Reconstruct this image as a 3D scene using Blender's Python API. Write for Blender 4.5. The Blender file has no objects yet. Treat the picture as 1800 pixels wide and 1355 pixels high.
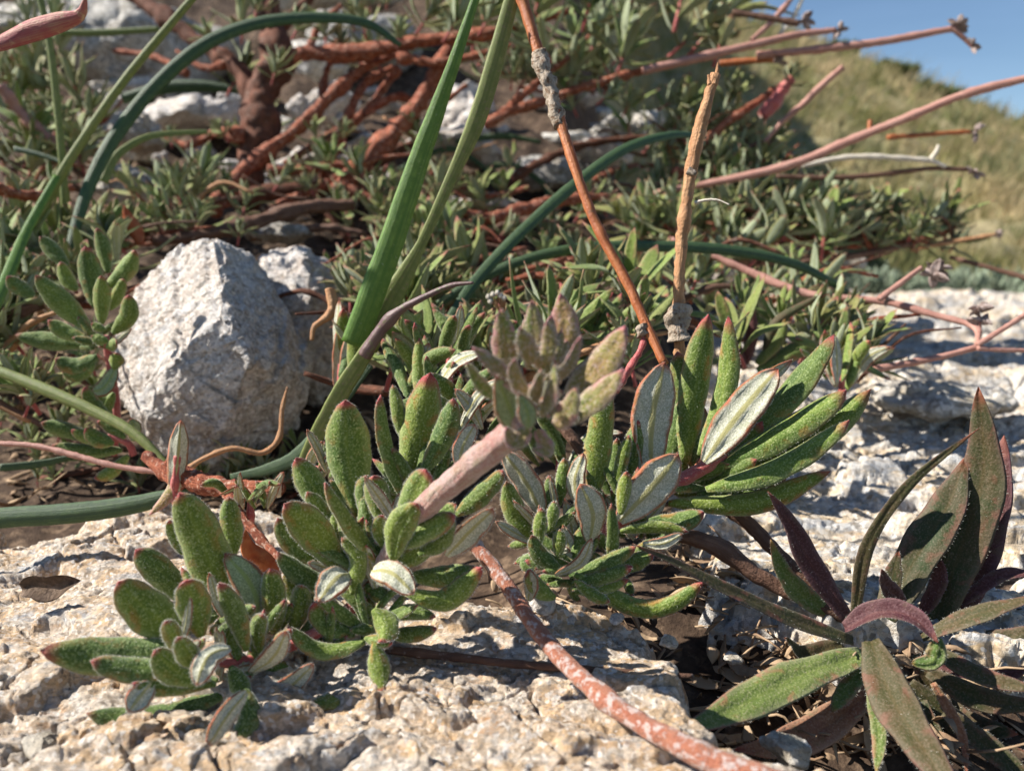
import bpy, math, random
import numpy as np
from mathutils import Vector, Matrix
import bmesh
R = math.radians
sc = bpy.context.scene
COL = sc.collection
sc.unit_settings.system = 'METRIC'
sc.unit_settings.scale_length = 0.01          # one unit is one centimetre

# ------------------------------------------------------------------ camera
CAMH, PITCH, FPX = 8.1, R(10.35), 1497.0
cam_d = bpy.data.cameras.new('camera'); cam = bpy.data.objects.new('camera', cam_d); COL.objects.link(cam)
cam_d.sensor_width = 36.0; cam_d.lens = 36.0 * FPX / 1800.0
cam.location = (0, 0, CAMH); cam.rotation_euler = (R(90) - PITCH, 0, 0)
cam_d.clip_start = 0.5; cam_d.clip_end = 20000
cam_d.dof.use_dof = True; cam_d.dof.focus_distance = 18.6; cam_d.dof.aperture_fstop = 0.20
sc.camera = cam
# ------------------------------------------------------------------ world, sun, exposure
SUN = Vector((-0.74, 0.02, 0.64)).normalized()      # direction towards the sun
w = bpy.data.worlds.new('World'); sc.world = w; w.use_nodes = True
nt = w.node_tree; nt.nodes.clear()
sky = nt.nodes.new('ShaderNodeTexSky'); sky.sky_type = 'NISHITA'; sky.sun_disc = False
sky.sun_elevation = math.asin(SUN.z); sky.sun_rotation = math.atan2(SUN.x, SUN.y)
sky.altitude = 300; sky.air_density = 1.0; sky.dust_density = 0.0; sky.ozone_density = 4.0
bg = nt.nodes.new('ShaderNodeBackground'); bg.inputs['Strength'].default_value = 0.062
out = nt.nodes.new('ShaderNodeOutputWorld')
tc = nt.nodes.new('ShaderNodeTexCoord'); mp = nt.nodes.new('ShaderNodeMapping')
mp.inputs['Rotation'].default_value = (0, R(35), 0); mp.inputs['Scale'].default_value = (1.2, 1.2, 9)
nz = nt.nodes.new('ShaderNodeTexNoise'); nz.inputs['Scale'].default_value = 2.0; nz.inputs['Detail'].default_value = 4
cr = nt.nodes.new('ShaderNodeMapRange'); cr.inputs[1].default_value = 0.48; cr.inputs[2].default_value = 0.8; cr.inputs[4].default_value = 0.22
mx = nt.nodes.new('ShaderNodeMix'); mx.data_type = 'RGBA'; mx.inputs[7].default_value = (4.2, 6.0, 8.8, 1)
L = nt.links.new
L(tc.outputs['Generated'], mp.inputs[0]); L(mp.outputs[0], nz.inputs['Vector']); L(nz.outputs[0], cr.inputs[0])
L(cr.outputs[0], mx.inputs[0]); L(sky.outputs[0], mx.inputs[6]); L(mx.outputs[2], bg.inputs['Color']); L(bg.outputs[0], out.inputs[0])
sd = bpy.data.lights.new('sun', 'SUN'); sd.energy = 5.0; sd.angle = R(0.5); sd.color = (1, 0.955, 0.88)
so = bpy.data.objects.new('sun', sd); COL.objects.link(so); so.rotation_euler = SUN.to_track_quat('Z', 'Y').to_euler(); so.location = (-60, 10, 80)
sc.view_settings.view_transform = 'Standard'; sc.view_settings.look = 'None'; sc.view_settings.gamma = 1
sc.view_settings.exposure = 0.92

# ------------------------------------------------------------------ helpers
rng = random.Random(7)
CAM = Vector((0, 0, CAMH))
FW = Vector((0, math.cos(PITCH), -math.sin(PITCH))); UP = Vector((0, math.sin(PITCH), math.cos(PITCH))); RT = Vector((1, 0, 0))
def P(px, py, d): return CAM + d * (FW + RT * ((px - 900) / FPX) - UP * ((py - 677.5) / FPX))
def cm(px, d): return px * d / FPX

def _perm(seed):
    r = np.random.RandomState(seed); p = r.permutation(256); return np.concatenate([p, p, p])
_G = np.array([[1,1,0],[-1,1,0],[1,-1,0],[-1,-1,0],[1,0,1],[-1,0,1],[1,0,-1],[-1,0,-1],[0,1,1],[0,-1,1],[0,1,-1],[0,-1,-1],[1,1,0],[-1,1,0],[0,-1,1],[0,-1,-1]], float)
_PT = _perm(3)
def perlin(p):
    i = np.floor(p).astype(int); f = p - i; i &= 255
    u = f*f*f*(f*(f*6-15)+10); res = 0
    for dx in (0,1):
        for dy in (0,1):
            for dz in (0,1):
                h = _PT[_PT[_PT[(i[:,0]+dx)&255] + ((i[:,1]+dy)&255)] + ((i[:,2]+dz)&255)] & 15
                g = _G[h]; d = f - np.array([dx,dy,dz])
                wgt = (u[:,0] if dx else 1-u[:,0])*(u[:,1] if dy else 1-u[:,1])*(u[:,2] if dz else 1-u[:,2])
                res = res + wgt*(g*d).sum(1)
    return res
def fbm(p, octv=4, gain=0.5):
    s = 0; a = 1.0
    for k in range(octv): s = s + a*perlin(p*(2.03**k) + 17.3*k); a *= gain
    return s
def chips(x, y, size, seed=0):
    """piecewise tilted cells: the chipped faces of broken stone"""
    X = x/size; Y = y/size; ix = np.floor(X).astype(int); iy = np.floor(Y).astype(int)
    best = np.full(x.shape, 1e9); val = np.zeros(x.shape); sec = np.full(x.shape, 1e9)
    for a in (-1,0,1):
        for b in (-1,0,1):
            cx = ix+a; cy = iy+b
            h = _PT[_PT[(cx+seed)&255]+(cy&255)]; h2 = _PT[h+37]; h3 = _PT[h+91]; h4 = _PT[h+150]
            ox = cx+h/256.; oy = cy+h2/256.; d = (X-ox)**2+(Y-oy)**2
            v = (h3/255.-.5) + (X-ox)*(h4/255.-.5)*1.6 + (Y-oy)*(h2/255.-.5)*1.6
            m = d < best; sec = np.where(m, best, np.minimum(sec, d)); val = np.where(m, v, val); best = np.where(m, d, best)
    return val*size, np.sqrt(sec)-np.sqrt(best)
def sstep(a, b, x):
    t = np.clip((x-a)/(b-a), 0, 1); return t*t*(3-2*t)
def catmull(pts, n):
    pts = [Vector(p) for p in pts]
    if len(pts) == 2: pts = [pts[0], (pts[0]+pts[1])/2, pts[1]]
    P0 = [pts[0]*2-pts[1]] + pts + [pts[-1]*2-pts[-2]]
    segl = [(pts[i+1]-pts[i]).length for i in range(len(pts)-1)]; tot = sum(segl) or 1
    res = []
    for k in range(n):
        s = tot*k/(n-1); i = 0
        while i < len(segl)-1 and s > segl[i]: s -= segl[i]; i += 1
        t = s/(segl[i] or 1); a, b, c, d = P0[i:i+4]
        res.append(0.5*((2*b)+(-a+c)*t+(2*a-5*b+4*c-d)*t*t+(-a+3*b-3*c+d)*t**3))
    return res

class MB:
    def __init__(s): s.v=[]; s.f=[]; s.mi=[]; s.a=[]
    def add(s, v, f, mi, a):
        o = len(s.v); s.v += v; s.f += [tuple(i+o for i in q) for q in f]
        s.mi += mi if isinstance(mi, list) else [mi]*len(f); s.a += a
    def build(s, name, mats, parent=None, loc=None, smooth=True):
        loc = Vector(loc) if loc is not None else (Vector(parent.location) if parent else Vector((0,0,0)))
        me = bpy.data.meshes.new(name)
        va = np.array([tuple(x) for x in s.v], float) - np.array(loc)
        me.from_pydata(va.tolist(), [], s.f)
        for m in mats: me.materials.append(m)
        me.polygons.foreach_set('material_index', s.mi)
        me.polygons.foreach_set('use_smooth', [smooth]*len(s.f))
        at = me.attributes.new('lf', 'FLOAT_COLOR', 'POINT'); at.data.foreach_set('color', np.array(s.a, float).ravel())
        me.update(); o = bpy.data.objects.new(name, me); COL.objects.link(o)
        if parent: o.parent = parent
        else: o.location = loc
        return o
def tag(o, label, cat, group=None, kind=None):
    if label: o['label'] = label
    if cat: o['category'] = cat
    if group: o['group'] = group
    if kind: o['kind'] = kind
    return o
def thing(name, label, cat, loc, group=None):
    o = bpy.data.objects.new(name, None); COL.objects.link(o); o.location = loc; o.empty_display_size = 0.5
    return tag(o, label, cat, group)

# ------------------------------------------------------------------ materials
class NB:
    def __init__(s, name):
        s.m = bpy.data.materials.new(name); s.m.use_nodes = True; s.t = s.m.node_tree; s.t.nodes.clear()
        s.out = s.n('ShaderNodeOutputMaterial')
    def n(s, ty, **kw):
        x = s.t.nodes.new(ty)
        for k, v in kw.items():
            if k.startswith('i_'):
                key = k[2:].replace('_', ' '); s.put(x.inputs[key], v)
            elif k.startswith('x'): s.put(x.inputs[int(k[1:])], v)
            else: setattr(x, k, v)
        return x
    def put(s, sock, v):
        if isinstance(v, bpy.types.NodeSocket): s.t.links.new(v, sock)
        elif isinstance(v, bpy.types.Node): s.t.links.new(v.outputs[0], sock)
        elif isinstance(v, tuple) and len(v) == 3 and sock.type == 'RGBA': sock.default_value = (*v, 1)
        else: sock.default_value = v
    def noise(s, sc_, vec, det=3, rough=.55, dist=0): return s.n('ShaderNodeTexNoise', i_Scale=sc_, i_Vector=vec, i_Detail=det, i_Roughness=rough, i_Distortion=dist).outputs[0]
    def mr(s, v, a, b, c=0., d=1.): return s.n('ShaderNodeMapRange', x0=v, x1=a, x2=b, x3=c, x4=d).outputs[0]
    def mix(s, f, a, b, mode='MIX'):
        x = s.n('ShaderNodeMix', data_type='RGBA', blend_type=mode); s.put(x.inputs[0], f); s.put(x.inputs[6], a); s.put(x.inputs[7], b); return x.outputs[2]
    def math(s, op, a, b=0.): return s.n('ShaderNodeMath', operation=op, x0=a, x1=b).outputs[0]
    def mapv(s, v, scale=(1,1,1), rot=(0,0,0)): return s.n('ShaderNodeMapping', i_Vector=v, i_Scale=scale, i_Rotation=rot).outputs[0]
    def bsdf(s, col, rough, bump=None, bstr=.5, bdist=.02, spec=.3, sheen=0., transl=0., tcol=None, sheen_tint=(.9,.95,.8)):
        b = s.n('ShaderNodeBsdfPrincipled'); s.put(b.inputs['Base Color'], col); s.put(b.inputs['Roughness'], rough)
        b.inputs['Specular IOR Level'].default_value = spec; b.inputs['Sheen Weight'].default_value = sheen
        b.inputs['Sheen Roughness'].default_value = .45; b.inputs['Sheen Tint'].default_value = (*sheen_tint, 1)
        if bump is not None:
            bn = s.n('ShaderNodeBump', i_Strength=bstr, i_Distance=bdist, i_Height=bump); s.put(b.inputs['Normal'], bn.outputs[0])
        o = b.outputs[0]
        if transl > 0:
            tr = s.n('ShaderNodeBsdfTranslucent'); s.put(tr.inputs[0], tcol if tcol is not None else col)
            o = s.n('ShaderNodeMixShader', x0=transl, x1=b.outputs[0], x2=tr.outputs[0]).outputs[0]
        s.t.links.new(o, s.out.inputs[0]); return s.m

def leaf_mat(name, g1, g2, tip=(.30,.045,.04), fleck=(.30,.36,.14), redc=(.26,.06,.035), orange=(.42,.14,.03), sheen=.25, flk=.55, per_obj=False, bs=.6, rim=.4):
    b = NB(name); oc = b.n('ShaderNodeTexCoord').outputs['Object']
    a = b.n('ShaderNodeAttribute', attribute_name='lf'); sp = b.n('ShaderNodeSeparateColor', x0=a.outputs['Color'])
    al, ed, rn, red = sp.outputs[0], sp.outputs[1], sp.outputs[2], a.outputs['Alpha']
    n1 = b.noise(1.6, oc, 3); c = b.mix(b.mr(n1, .35, .65), g1, g2)
    c = b.mix(b.mr(rn, 0, 1, 0, .45), c, (g2[0]*1.35, g2[1]*1.1, g2[2]*.8))
    if per_obj:
        oi = b.n('ShaderNodeObjectInfo').outputs['Random']; c = b.mix(b.mr(oi, 0.2, 1, 0, .75), c, (g1[0]*2.6+.03, g1[1]*1.25, g1[2]*1.9))
    # felt of short pale hairs
    fine = b.noise(24, oc, 3, .65); c = b.mix(b.mr(fine, .38, .50, .45, 0), c, (g1[0]*.55, g1[1]*.6, g1[2]*.6)); c = b.mix(b.mr(fine, .52, .66, 0, flk+.2), c, fleck)
    # midrib slightly paler
    c = b.mix(b.mr(ed, 0.02, .13, .25, 0), c, (g2[0]*1.6, g2[1]*1.4, g2[2]))
    # orange blotches, red rim and red tip
    n2 = b.noise(2.6, oc, 4, .6, .6)
    c = b.mix(b.math('MULTIPLY', b.mr(n2, .53, .63), b.math('MULTIPLY', b.mr(ed, .25, .9), red)), c, orange)
    c = b.mix(b.mr(ed, .60, .95, 0, rim), c, fleck)
    c = b.mix(b.math('MULTIPLY', b.mr(b.math('ADD', ed, b.math('MULTIPLY', al, .45)), 1.12, 1.36), b.mr(b.math('MULTIPLY', red, b.mr(n1, .3, .6, .3, 1.3)), .3, 1., .0, .8)), c, redc)
    tipn = b.math('ADD', al, b.mr(n1, .3, .7, -.05, .05))
    c = b.mix(b.math('MULTIPLY', b.mr(tipn, .88, .975), b.mr(red, 0, .5, .3, .92)), c, tip)
    bump = b.math('ADD', b.noise(20, oc, 3, .6), b.math('MULTIPLY', b.noise(4.5, oc, 3), 1.6))
    return b.bsdf(c, .62, bump, bs, .035, .28, sheen, .16, b.mix(.5, c, (.28,.42,.05)))
def under_mat(name, base=(.50,.52,.43), rib=(.30,.30,.14), red=(.27,.075,.045)):
    b = NB(name); oc = b.n('ShaderNodeTexCoord').outputs['Object']
    a = b.n('ShaderNodeAttribute', attribute_name='lf'); sp = b.n('ShaderNodeSeparateColor', x0=a.outputs['Color'])
    al, ed, rn = sp.outputs[0], sp.outputs[1], sp.outputs[2]
    c = b.mix(b.mr(b.noise(30, oc, 2), .42, .62), (base[0]*.62, base[1]*.64, base[2]*.58), base)
    # netted side veins run out from the rib
    ph = b.math('ADD', b.math('MULTIPLY', al, 46.), b.math('MULTIPLY', ed, -9.))
    vein = b.mr(b.math('SINE', b.math('ADD', ph, b.math('MULTIPLY', b.noise(3, oc), 9.))), .8, 1, 0, .38)
    c = b.mix(vein, c, (base[0]*.5, base[1]*.55, base[2]*.4))
    c = b.mix(b.mr(ed, .10, .20, .85, 0), c, rib)
    edn = b.math('ADD', ed, b.mr(b.noise(5, oc), .3, .7, -.06, .06))
    c = b.mix(b.mr(edn, .78, .94), c, b.mix(b.mr(b.noise(6, oc), .4, .6), red, (.30,.13,.05)))
    c = b.mix(b.mr(al, .90, .98), c, red)
    return b.bsdf(c, .8, b.noise(28, oc, 3), .6, .03, .15, .3, .12)
def fibre_mat(name, c1, c2, c3=None, rough=.6, scale=6, stretch=.12, bs=.5, spec=.3, transl=0., flk=0., f3=(.55,.68), sheen=0.):
    b = NB(name); oc = b.n('ShaderNodeTexCoord').outputs['Object']
    a = b.n('ShaderNodeAttribute', attribute_name='lf'); sp = b.n('ShaderNodeSeparateColor', x0=a.outputs['Color'])
    # blue channel carries the fibre coordinate round the stem, red the distance along it
    v = b.n('ShaderNodeCombineXYZ', x0=b.math('MULTIPLY', sp.outputs[1], 3.), x1=b.math('MULTIPLY', sp.outputs[0], stretch*40), x2=sp.outputs[2]).outputs[0]
    n1 = b.noise(scale*.5, v, 4, .6); n2 = b.noise(scale*.35, oc, 4, .6)
    c = b.mix(b.mr(n1, .35, .65), c1, c2)
    c = b.mix(b.mr(n2, .40, .62, 0, .7), c, c1)
    if c3: c = b.mix(b.mr(b.noise(scale*.8, oc, 5, .65), f3[0], f3[1]), c, c3)
    if flk: c = b.mix(b.mr(b.noise(30, oc, 2), .55, .7, 0, flk), c, (.6,.55,.45))
    return b.bsdf(c, rough, b.math('ADD', n1, b.noise(scale*2.5, oc, 4)), bs, .05, spec, sheen, transl)
def rock_mat(name, white=(.66,.58,.48), cream=(.60,.41,.23), ochre=(.46,.24,.09), grey=(.33,.34,.36), dark=(.07,.06,.05), sc_=1., layer=2.2, bs=.8, amt=(.5,.62)):
    b = NB(name); oc0 = b.n('ShaderNodeTexCoord').outputs['Object']
    wob = b.noise(.5*sc_, oc0, 3)
    oc = b.mapv(oc0, (1*sc_, layer*sc_, layer*sc_), (0, 0, R(12)))
    n1 = b.noise(.55, oc, 5, .62, .8); n2 = b.noise(1.7, oc, 5, .65, .6); n3 = b.noise(.8, b.mapv(oc, (1,1,1.3), (1,2,3)), 5, .7, .5)
    c = b.mix(b.mr(n1, .40, .56), white, cream)
    c = b.mix(b.mr(n3, amt[0]+.01, amt[1]-.02, 0, .9), c, grey)
    c = b.mix(b.math('MULTIPLY', b.mr(n2, .53, .66, 0, .9), b.mr(wob, .4, .6)), c, ochre)
    # crystals: sparkling pale and glassy grey grains
    vo = b.n('ShaderNodeTexVoronoi', i_Scale=4.5*sc_, i_Vector=b.mapv(oc0, (1,1.5,1.5))); gr = b.n('ShaderNodeSeparateColor', x0=vo.outputs['Color'])
    c = b.mix(b.mr(gr.outputs[0], .0, 1., .0, .42), c, b.mix(b.mr(gr.outputs[1], .3, .7), (.80,.74,.66), (.24,.20,.16)))
    vo2 = b.n('ShaderNodeTexVoronoi', i_Scale=13*sc_, i_Vector=oc0); g2 = b.n('ShaderNodeSeparateColor', x0=vo2.outputs['Color'])
    c = b.mix(b.mr(g2.outputs[0], .5, 1, 0, .6), c, (.20,.16,.12)); c = b.mix(b.mr(g2.outputs[1], .72, 1, 0, .7), c, (.88,.84,.78))
    cr_ = b.noise(1.3, b.mapv(oc, (.6,1.5,1.5)), 6, .7, 1.2)
    c = b.mix(b.mr(b.math('ABSOLUTE', b.math('SUBTRACT', cr_, .5)), 0, .012, .75, 0), c, dark)
    c = b.mix(b.mr(b.noise(2.6*sc_, oc0, 5, .7, .4), .64, .70, 0, .8), c, dark)
    h = b.math('ADD', b.math('MULTIPLY', vo.outputs[0], .5), b.math('ADD', b.math('MULTIPLY', b.noise(7*sc_, oc0, 8, .75), 1.9), b.math('MULTIPLY', b.noise(34*sc_, oc0, 2), .3)))
    return b.bsdf(c, b.mr(g2.outputs[2], 0, 1, .35, .85), h, bs, .07/sc_, .45)
def simple_mat(name, c1, c2, scale=3, rough=.85, bs=.5, transl=0., c3=None, spec=.2, rand=False):
    b = NB(name); oc = b.n('ShaderNodeTexCoord').outputs['Object']
    c = b.mix(b.mr(b.noise(scale, oc, 5, .65), .35, .65), c1, c2)
    if c3: c = b.mix(b.mr(b.noise(scale*.6, b.mapv(oc, rot=(1,1,1)), 5, .65), .52, .64), c, c3)
    a = b.n('ShaderNodeAttribute', attribute_name='lf'); sp = b.n('ShaderNodeSeparateColor', x0=a.outputs['Color'])
    if rand: c = b.mix(b.mr(sp.outputs[2], .0, 1.), c, c3 if c3 else c2)
    return b.bsdf(c, rough, b.noise(scale*4, oc, 4), bs, .05, spec, 0, transl)

M = {}
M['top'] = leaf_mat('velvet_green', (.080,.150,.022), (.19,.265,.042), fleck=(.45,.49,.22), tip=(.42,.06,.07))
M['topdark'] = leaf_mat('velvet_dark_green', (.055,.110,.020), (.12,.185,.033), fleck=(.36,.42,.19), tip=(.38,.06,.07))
M['topwarm'] = leaf_mat('velvet_reddish_green', (.14,.24,.04), (.38,.24,.12), redc=(.50,.14,.17), tip=(.52,.15,.18), fleck=(.60,.46,.42), orange=(.48,.18,.18), sheen=.3)
M['under'] = under_mat('white_felt_underside', (.70,.68,.55), (.42,.38,.14), (.44,.14,.08))
M['undergreen'] = under_mat('grey_green_felt', (.42,.50,.28), (.30,.38,.12))
M['hair'] = simple_mat('leaf_hair', (.62,.62,.52), (.70,.68,.60), 2, .7, 0, .3)
M['weed'] = leaf_mat('herb_green_purple', (.035,.058,.018), (.085,.062,.028), tip=(.25,.07,.04), redc=(.17,.035,.055), orange=(.26,.075,.055), fleck=(.22,.17,.12), sheen=.05, flk=.3, bs=.45)  # base colour darkened to carry the shade lying over the herb
M['weedgreen'] = leaf_mat('herb_fresh_green', (.075,.145,.028), (.16,.22,.06), tip=(.30,.16,.05), redc=(.26,.05,.07), orange=(.35,.13,.07), fleck=(.42,.38,.24), sheen=.12, flk=.35)
M['weedpurple'] = leaf_mat('herb_purple', (.075,.020,.028), (.11,.045,.045), tip=(.28,.10,.07), redc=(.20,.05,.09), orange=(.14,.10,.05), fleck=(.24,.14,.14), sheen=.05, flk=.3)
M['weedred'] = leaf_mat('herb_brick_red', (.25,.085,.055), (.33,.16,.09), redc=(.28,.06,.04), orange=(.18,.15,.06), fleck=(.45,.32,.22), sheen=.1, flk=.3)
M['shrub'] = leaf_mat('shrub_leaf_green', (.085,.15,.032), (.20,.28,.06), tip=(.36,.11,.09), redc=(.34,.14,.09), orange=(.40,.20,.11), fleck=(.36,.42,.19), sheen=.25, flk=.35, per_obj=True)
M['shrubunder'] = under_mat('shrub_leaf_underside', (.44,.48,.34), (.28,.32,.15), (.28,.20,.12))
M['grass'] = fibre_mat('grass_blade_green', (.085,.19,.022), (.20,.33,.05), (.33,.38,.16), .45, 16, .004, .5, .5, .15, f3=(.62,.8))
M['grassdeep'] = fibre_mat('grass_blade_deep_green', (.035,.075,.028), (.085,.145,.045), (.15,.18,.09), .5, 16, .004, .5, .5, .1, f3=(.62,.8))
M['grassolive'] = fibre_mat('grass_blade_olive', (.15,.19,.045), (.30,.32,.10), (.30,.21,.15), .5, 16, .004, .35, .4, .15, f3=(.55,.75))
M['grasspurple'] = fibre_mat('grass_blade_purple', (.13,.07,.075), (.22,.14,.11), (.16,.20,.06), .5, 5, .02, .35, .4, .12)
M['bark'] = fibre_mat('red_brown_bark', (.17,.040,.020), (.56,.18,.09), (.64,.42,.31), .75, 9, .12, 1.3, .25, f3=(.55,.66))
M['barkdark'] = fibre_mat('dark_brown_bark', (.085,.038,.024), (.22,.085,.05), (.20,.15,.12), .8, 5, .10, 1.0, .2, f3=(.58,.70))
M['orange'] = fibre_mat('orange_dry_stem', (.30,.075,.018), (.48,.18,.06), (.20,.09,.04), .5, 7, .05, .5, .4, f3=(.60,.72))
M['tan'] = fibre_mat('tan_dry_stem', (.40,.19,.085), (.56,.33,.17), (.26,.15,.09), .65, 7, .04, .8, .3, f3=(.56,.70))
M['scaly'] = fibre_mat('grey_scaly_bark', (.38,.30,.22), (.56,.48,.40), (.20,.12,.07), .8, 9, .05, 1.2, .2, f3=(.50,.62))
M['whitebark'] = fibre_mat('rust_stem_white_bloom', (.32,.10,.055), (.40,.16,.09), (.52,.40,.36), .65, 9, .06, .9, .3, f3=(.50,.58), sheen=.2)
M['pinkstalk'] = fibre_mat('pink_downy_stalk', (.44,.19,.17), (.40,.30,.20), (.52,.33,.30), .75, 5, .12, .8, .2, .1, flk=.6, f3=(.45,.6), sheen=.6)
M['redstem'] = fibre_mat('red_stem', (.38,.06,.06), (.45,.15,.12), None, .55, 5, .05, .4, .3, flk=.3, sheen=.3)
M['pinktwig'] = fibre_mat('pink_brown_twig', (.36,.17,.13), (.50,.28,.22), (.25,.13,.10), .6, 6, .03, .5, .35, f3=(.60,.70))
M['brown'] = fibre_mat('brown_twig', (.11,.055,.035), (.21,.12,.08), (.33,.26,.22), .7, 6, .05, .8, .25, f3=(.62,.72))
M['pale'] = fibre_mat('bleached_stem', (.55,.48,.38), (.68,.62,.52), (.35,.28,.20), .7, 6, .04, .5, .2, f3=(.6,.7))
M['seed'] = simple_mat('dry_seed_husk', (.30,.22,.19), (.50,.41,.38), 5, .85, .9, .1, (.18,.12,.10))
M['litter'] = simple_mat('dead_leaf', (.16,.09,.05), (.33,.21,.13), 1.5, .8, .6, .1, (.45,.32,.20), rand=True)
M['darkpit'] = simple_mat('dark_pit_patch', (.05,.03,.02), (.13,.085,.055), 3, .8, .9, .0, (.20,.14,.10))  # dark colour standing in for the shade inside the slab's pit
M['deadred'] = simple_mat('red_dead_leaf', (.42,.10,.04), (.50,.19,.08), 3, .6, .6, .2, (.30,.07,.03))
M['pinkleaf'] = fibre_mat('pink_dying_leaf', (.40,.09,.10), (.52,.30,.20), (.58,.42,.26), .6, 5, .02, .5, .3, .15, f3=(.55,.7))
M['rock'] = rock_mat('marble_slab', amt=(.54,.66), white=(.64,.54,.43), cream=(.62,.41,.22), ochre=(.50,.25,.09))
M['rockr'] = rock_mat('pale_marble_slab', white=(.76,.71,.63), grey=(.46,.48,.50), cream=(.66,.50,.31), ochre=(.56,.34,.13), sc_=.6, layer=3.0, bs=.7)
M['whiterock'] = rock_mat('white_marble', white=(.74,.68,.63), cream=(.60,.50,.42), ochre=(.30,.20,.12), grey=(.46,.45,.45), sc_=.8, layer=1.5, bs=.75)
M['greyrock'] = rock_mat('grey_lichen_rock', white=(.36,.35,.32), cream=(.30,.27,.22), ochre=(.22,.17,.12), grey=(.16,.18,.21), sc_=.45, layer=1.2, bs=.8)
M['creamrock'] = rock_mat('cream_rock', white=(.58,.54,.46), cream=(.52,.43,.30), ochre=(.42,.30,.16), grey=(.36,.36,.36), sc_=.45, layer=1.4, bs=.7)
M['soil'] = simple_mat('dark_soil', (.035,.022,.015), (.085,.055,.036), 2.5, .95, 1., 0, (.17,.115,.075))
M['hill'] = simple_mat('hill_turf', (.24,.21,.10), (.34,.28,.16), .06, .95, .6, 0, (.19,.20,.09))
def grass_field_mat():
    b = NB('hill_grass'); a = b.n('ShaderNodeAttribute', attribute_name='lf'); sp = b.n('ShaderNodeSeparateColor', x0=a.outputs['Color'])
    c = b.mix(sp.outputs[2], (.24,.23,.08), (.58,.44,.25)); c = b.mix(b.mr(sp.outputs[1], 0, 1, 0, .7), c, (.15,.19,.08))
    c = b.mix(b.mr(sp.outputs[0], 0, 1, .25, 0), c, (.16,.18,.07))
    return b.bsdf(c, .7, None, transl=.25)
M['field'] = grass_field_mat()
M['sage'] = simple_mat('grey_green_cushion', (.16,.20,.13), (.26,.31,.22), 3, .85, .4, .15, (.33,.36,.28))

# ------------------------------------------------------------------ shape builders
def leaf(mb, pts, W, nrm, shape='obl', curl=.28, fold=0., th=.06, n=15, m=8, rnd=0., red=.5, groove=.07, twist=0., hair=0, top=0, und=1, hmi=2, wav=.03, rr=rng, edge_top=True):
    C = catmull(pts, n); T = []
    for i in range(n):
        a = C[max(i-1,0)]; b = C[min(i+1,n-1)]; t = b-a; T.append(t.normalized() if t.length > 1e-9 else Vector((0,0,1)))
    mid = n//2; N = [None]*n
    def orth(v, t):
        q = v - t*v.dot(t)
        if q.length < 1e-4: q = t.orthogonal()
        return q.normalized()
    N[mid] = orth(nrm, T[mid])
    for i in range(mid+1, n): N[i] = orth(N[i-1], T[i])
    for i in range(mid-1, -1, -1): N[i] = orth(N[i+1], T[i])
    ts = [math.sin((j/m*2-1)*math.pi/2)*.55 + (j/m*2-1)*.45 for j in range(m+1)]
    V=[]; F=[]; MI=[]; A=[]; K = 2*m; ph = rr.uniform(0, 9)
    rings = []
    for i in range(n):
        s = i/(n-1)
        if shape == 'obl':
            wd = (.26+.74*(1-(1-min(s/.5,1))**2)); wd *= max(0, 1-max(0,(s-.50)/.50)**2.2)**.62 if s > .50 else 1
        elif shape == 'lan':
            wd = max(0, math.sin(math.pi*min(1, .10+.90*s)**.92))**.75; wd = max(wd, .30*(1-s))
        elif shape == 'oval': wd = max(0, math.sin(math.pi*(.06+.94*s)))**.62
        else:  wd = (1-s**3)*(.55+.45*min(1, s*5))      # blade
        wd *= 1+wav*math.sin(9*s+ph)+wav*.6*math.sin(23*s+2*ph)
        wl = W*max(wd, .02); thl = th*(.35+.65*min(1, wd)); 
        ang = twist*(s-.5); nn = N[i]*math.cos(ang)+T[i].cross(N[i])*math.sin(ang); S = T[i].cross(nn)
        ring = []
        for j in range(m+1):
            t = ts[j]; z = -curl*wl*t*t + fold*wl*abs(t) - groove*W*min(1,wd*1.2)*math.exp(-(t/.16)**2)*(1-s*.5)
            z += wav*W*.7*math.sin(7*s*3+t*3+ph)
            V.append(C[i]+S*(wl*t)+nn*z); A.append((s, abs(t), rnd, red)); ring.append((t, z))
        for j in range(m-1, 0, -1):
            t, z = ring[j]; q = thl*math.sqrt(1-t*t)*1.0 + thl*.45*math.exp(-(t/.16)**2) + thl*.5*math.exp(-((abs(t)-.86)/.09)**2)
            V.append(C[i]+S*(wl*t*.97)+nn*(z-q)); A.append((s, abs(t), rnd, red))
        rings.append((S, nn, wl))
    for i in range(n-1):
        for j in range(K):
            a = i*K+j; b = i*K+(j+1)%K; F.append((a, b, b+K, a+K)); MI.append(top if (j < m or (edge_top and (j == m or j == K-1))) else und)
    F.append(tuple(range(K))[::-1]); MI.append(und); F.append(tuple((n-1)*K+j for j in range(K))); MI.append(top)
    # short hairs standing off the margin and both faces
    for h in range(hair):
        i = rr.randrange(1, n-1); f = rr.random(); j = rr.choice([0, m, rr.randrange(K), rr.randrange(K), 0, m]) if rr.random() < .75 else rr.randrange(K)
        a = V[i*K+j].lerp(V[(i+1)*K+j], f); S, nn, wl = rings[i]
        o = (a-(C[i].lerp(C[i+1], f))).normalized() + Vector((rr.gauss(0,.45), rr.gauss(0,.45), rr.gauss(0,.45))) + T[i]*.4 + nn*(.8 if 0 < j < m else 0)
        o.normalize(); ln = rr.uniform(.02, .055); sd_ = o.orthogonal().normalized()*.0026
        k = len(V); V += [a-sd_, a+sd_, a+o*ln]; A += [(0,0,0,0)]*3; F.append((k, k+1, k+2)); MI.append(hmi)
    mb.add(V, F, MI, A)

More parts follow.
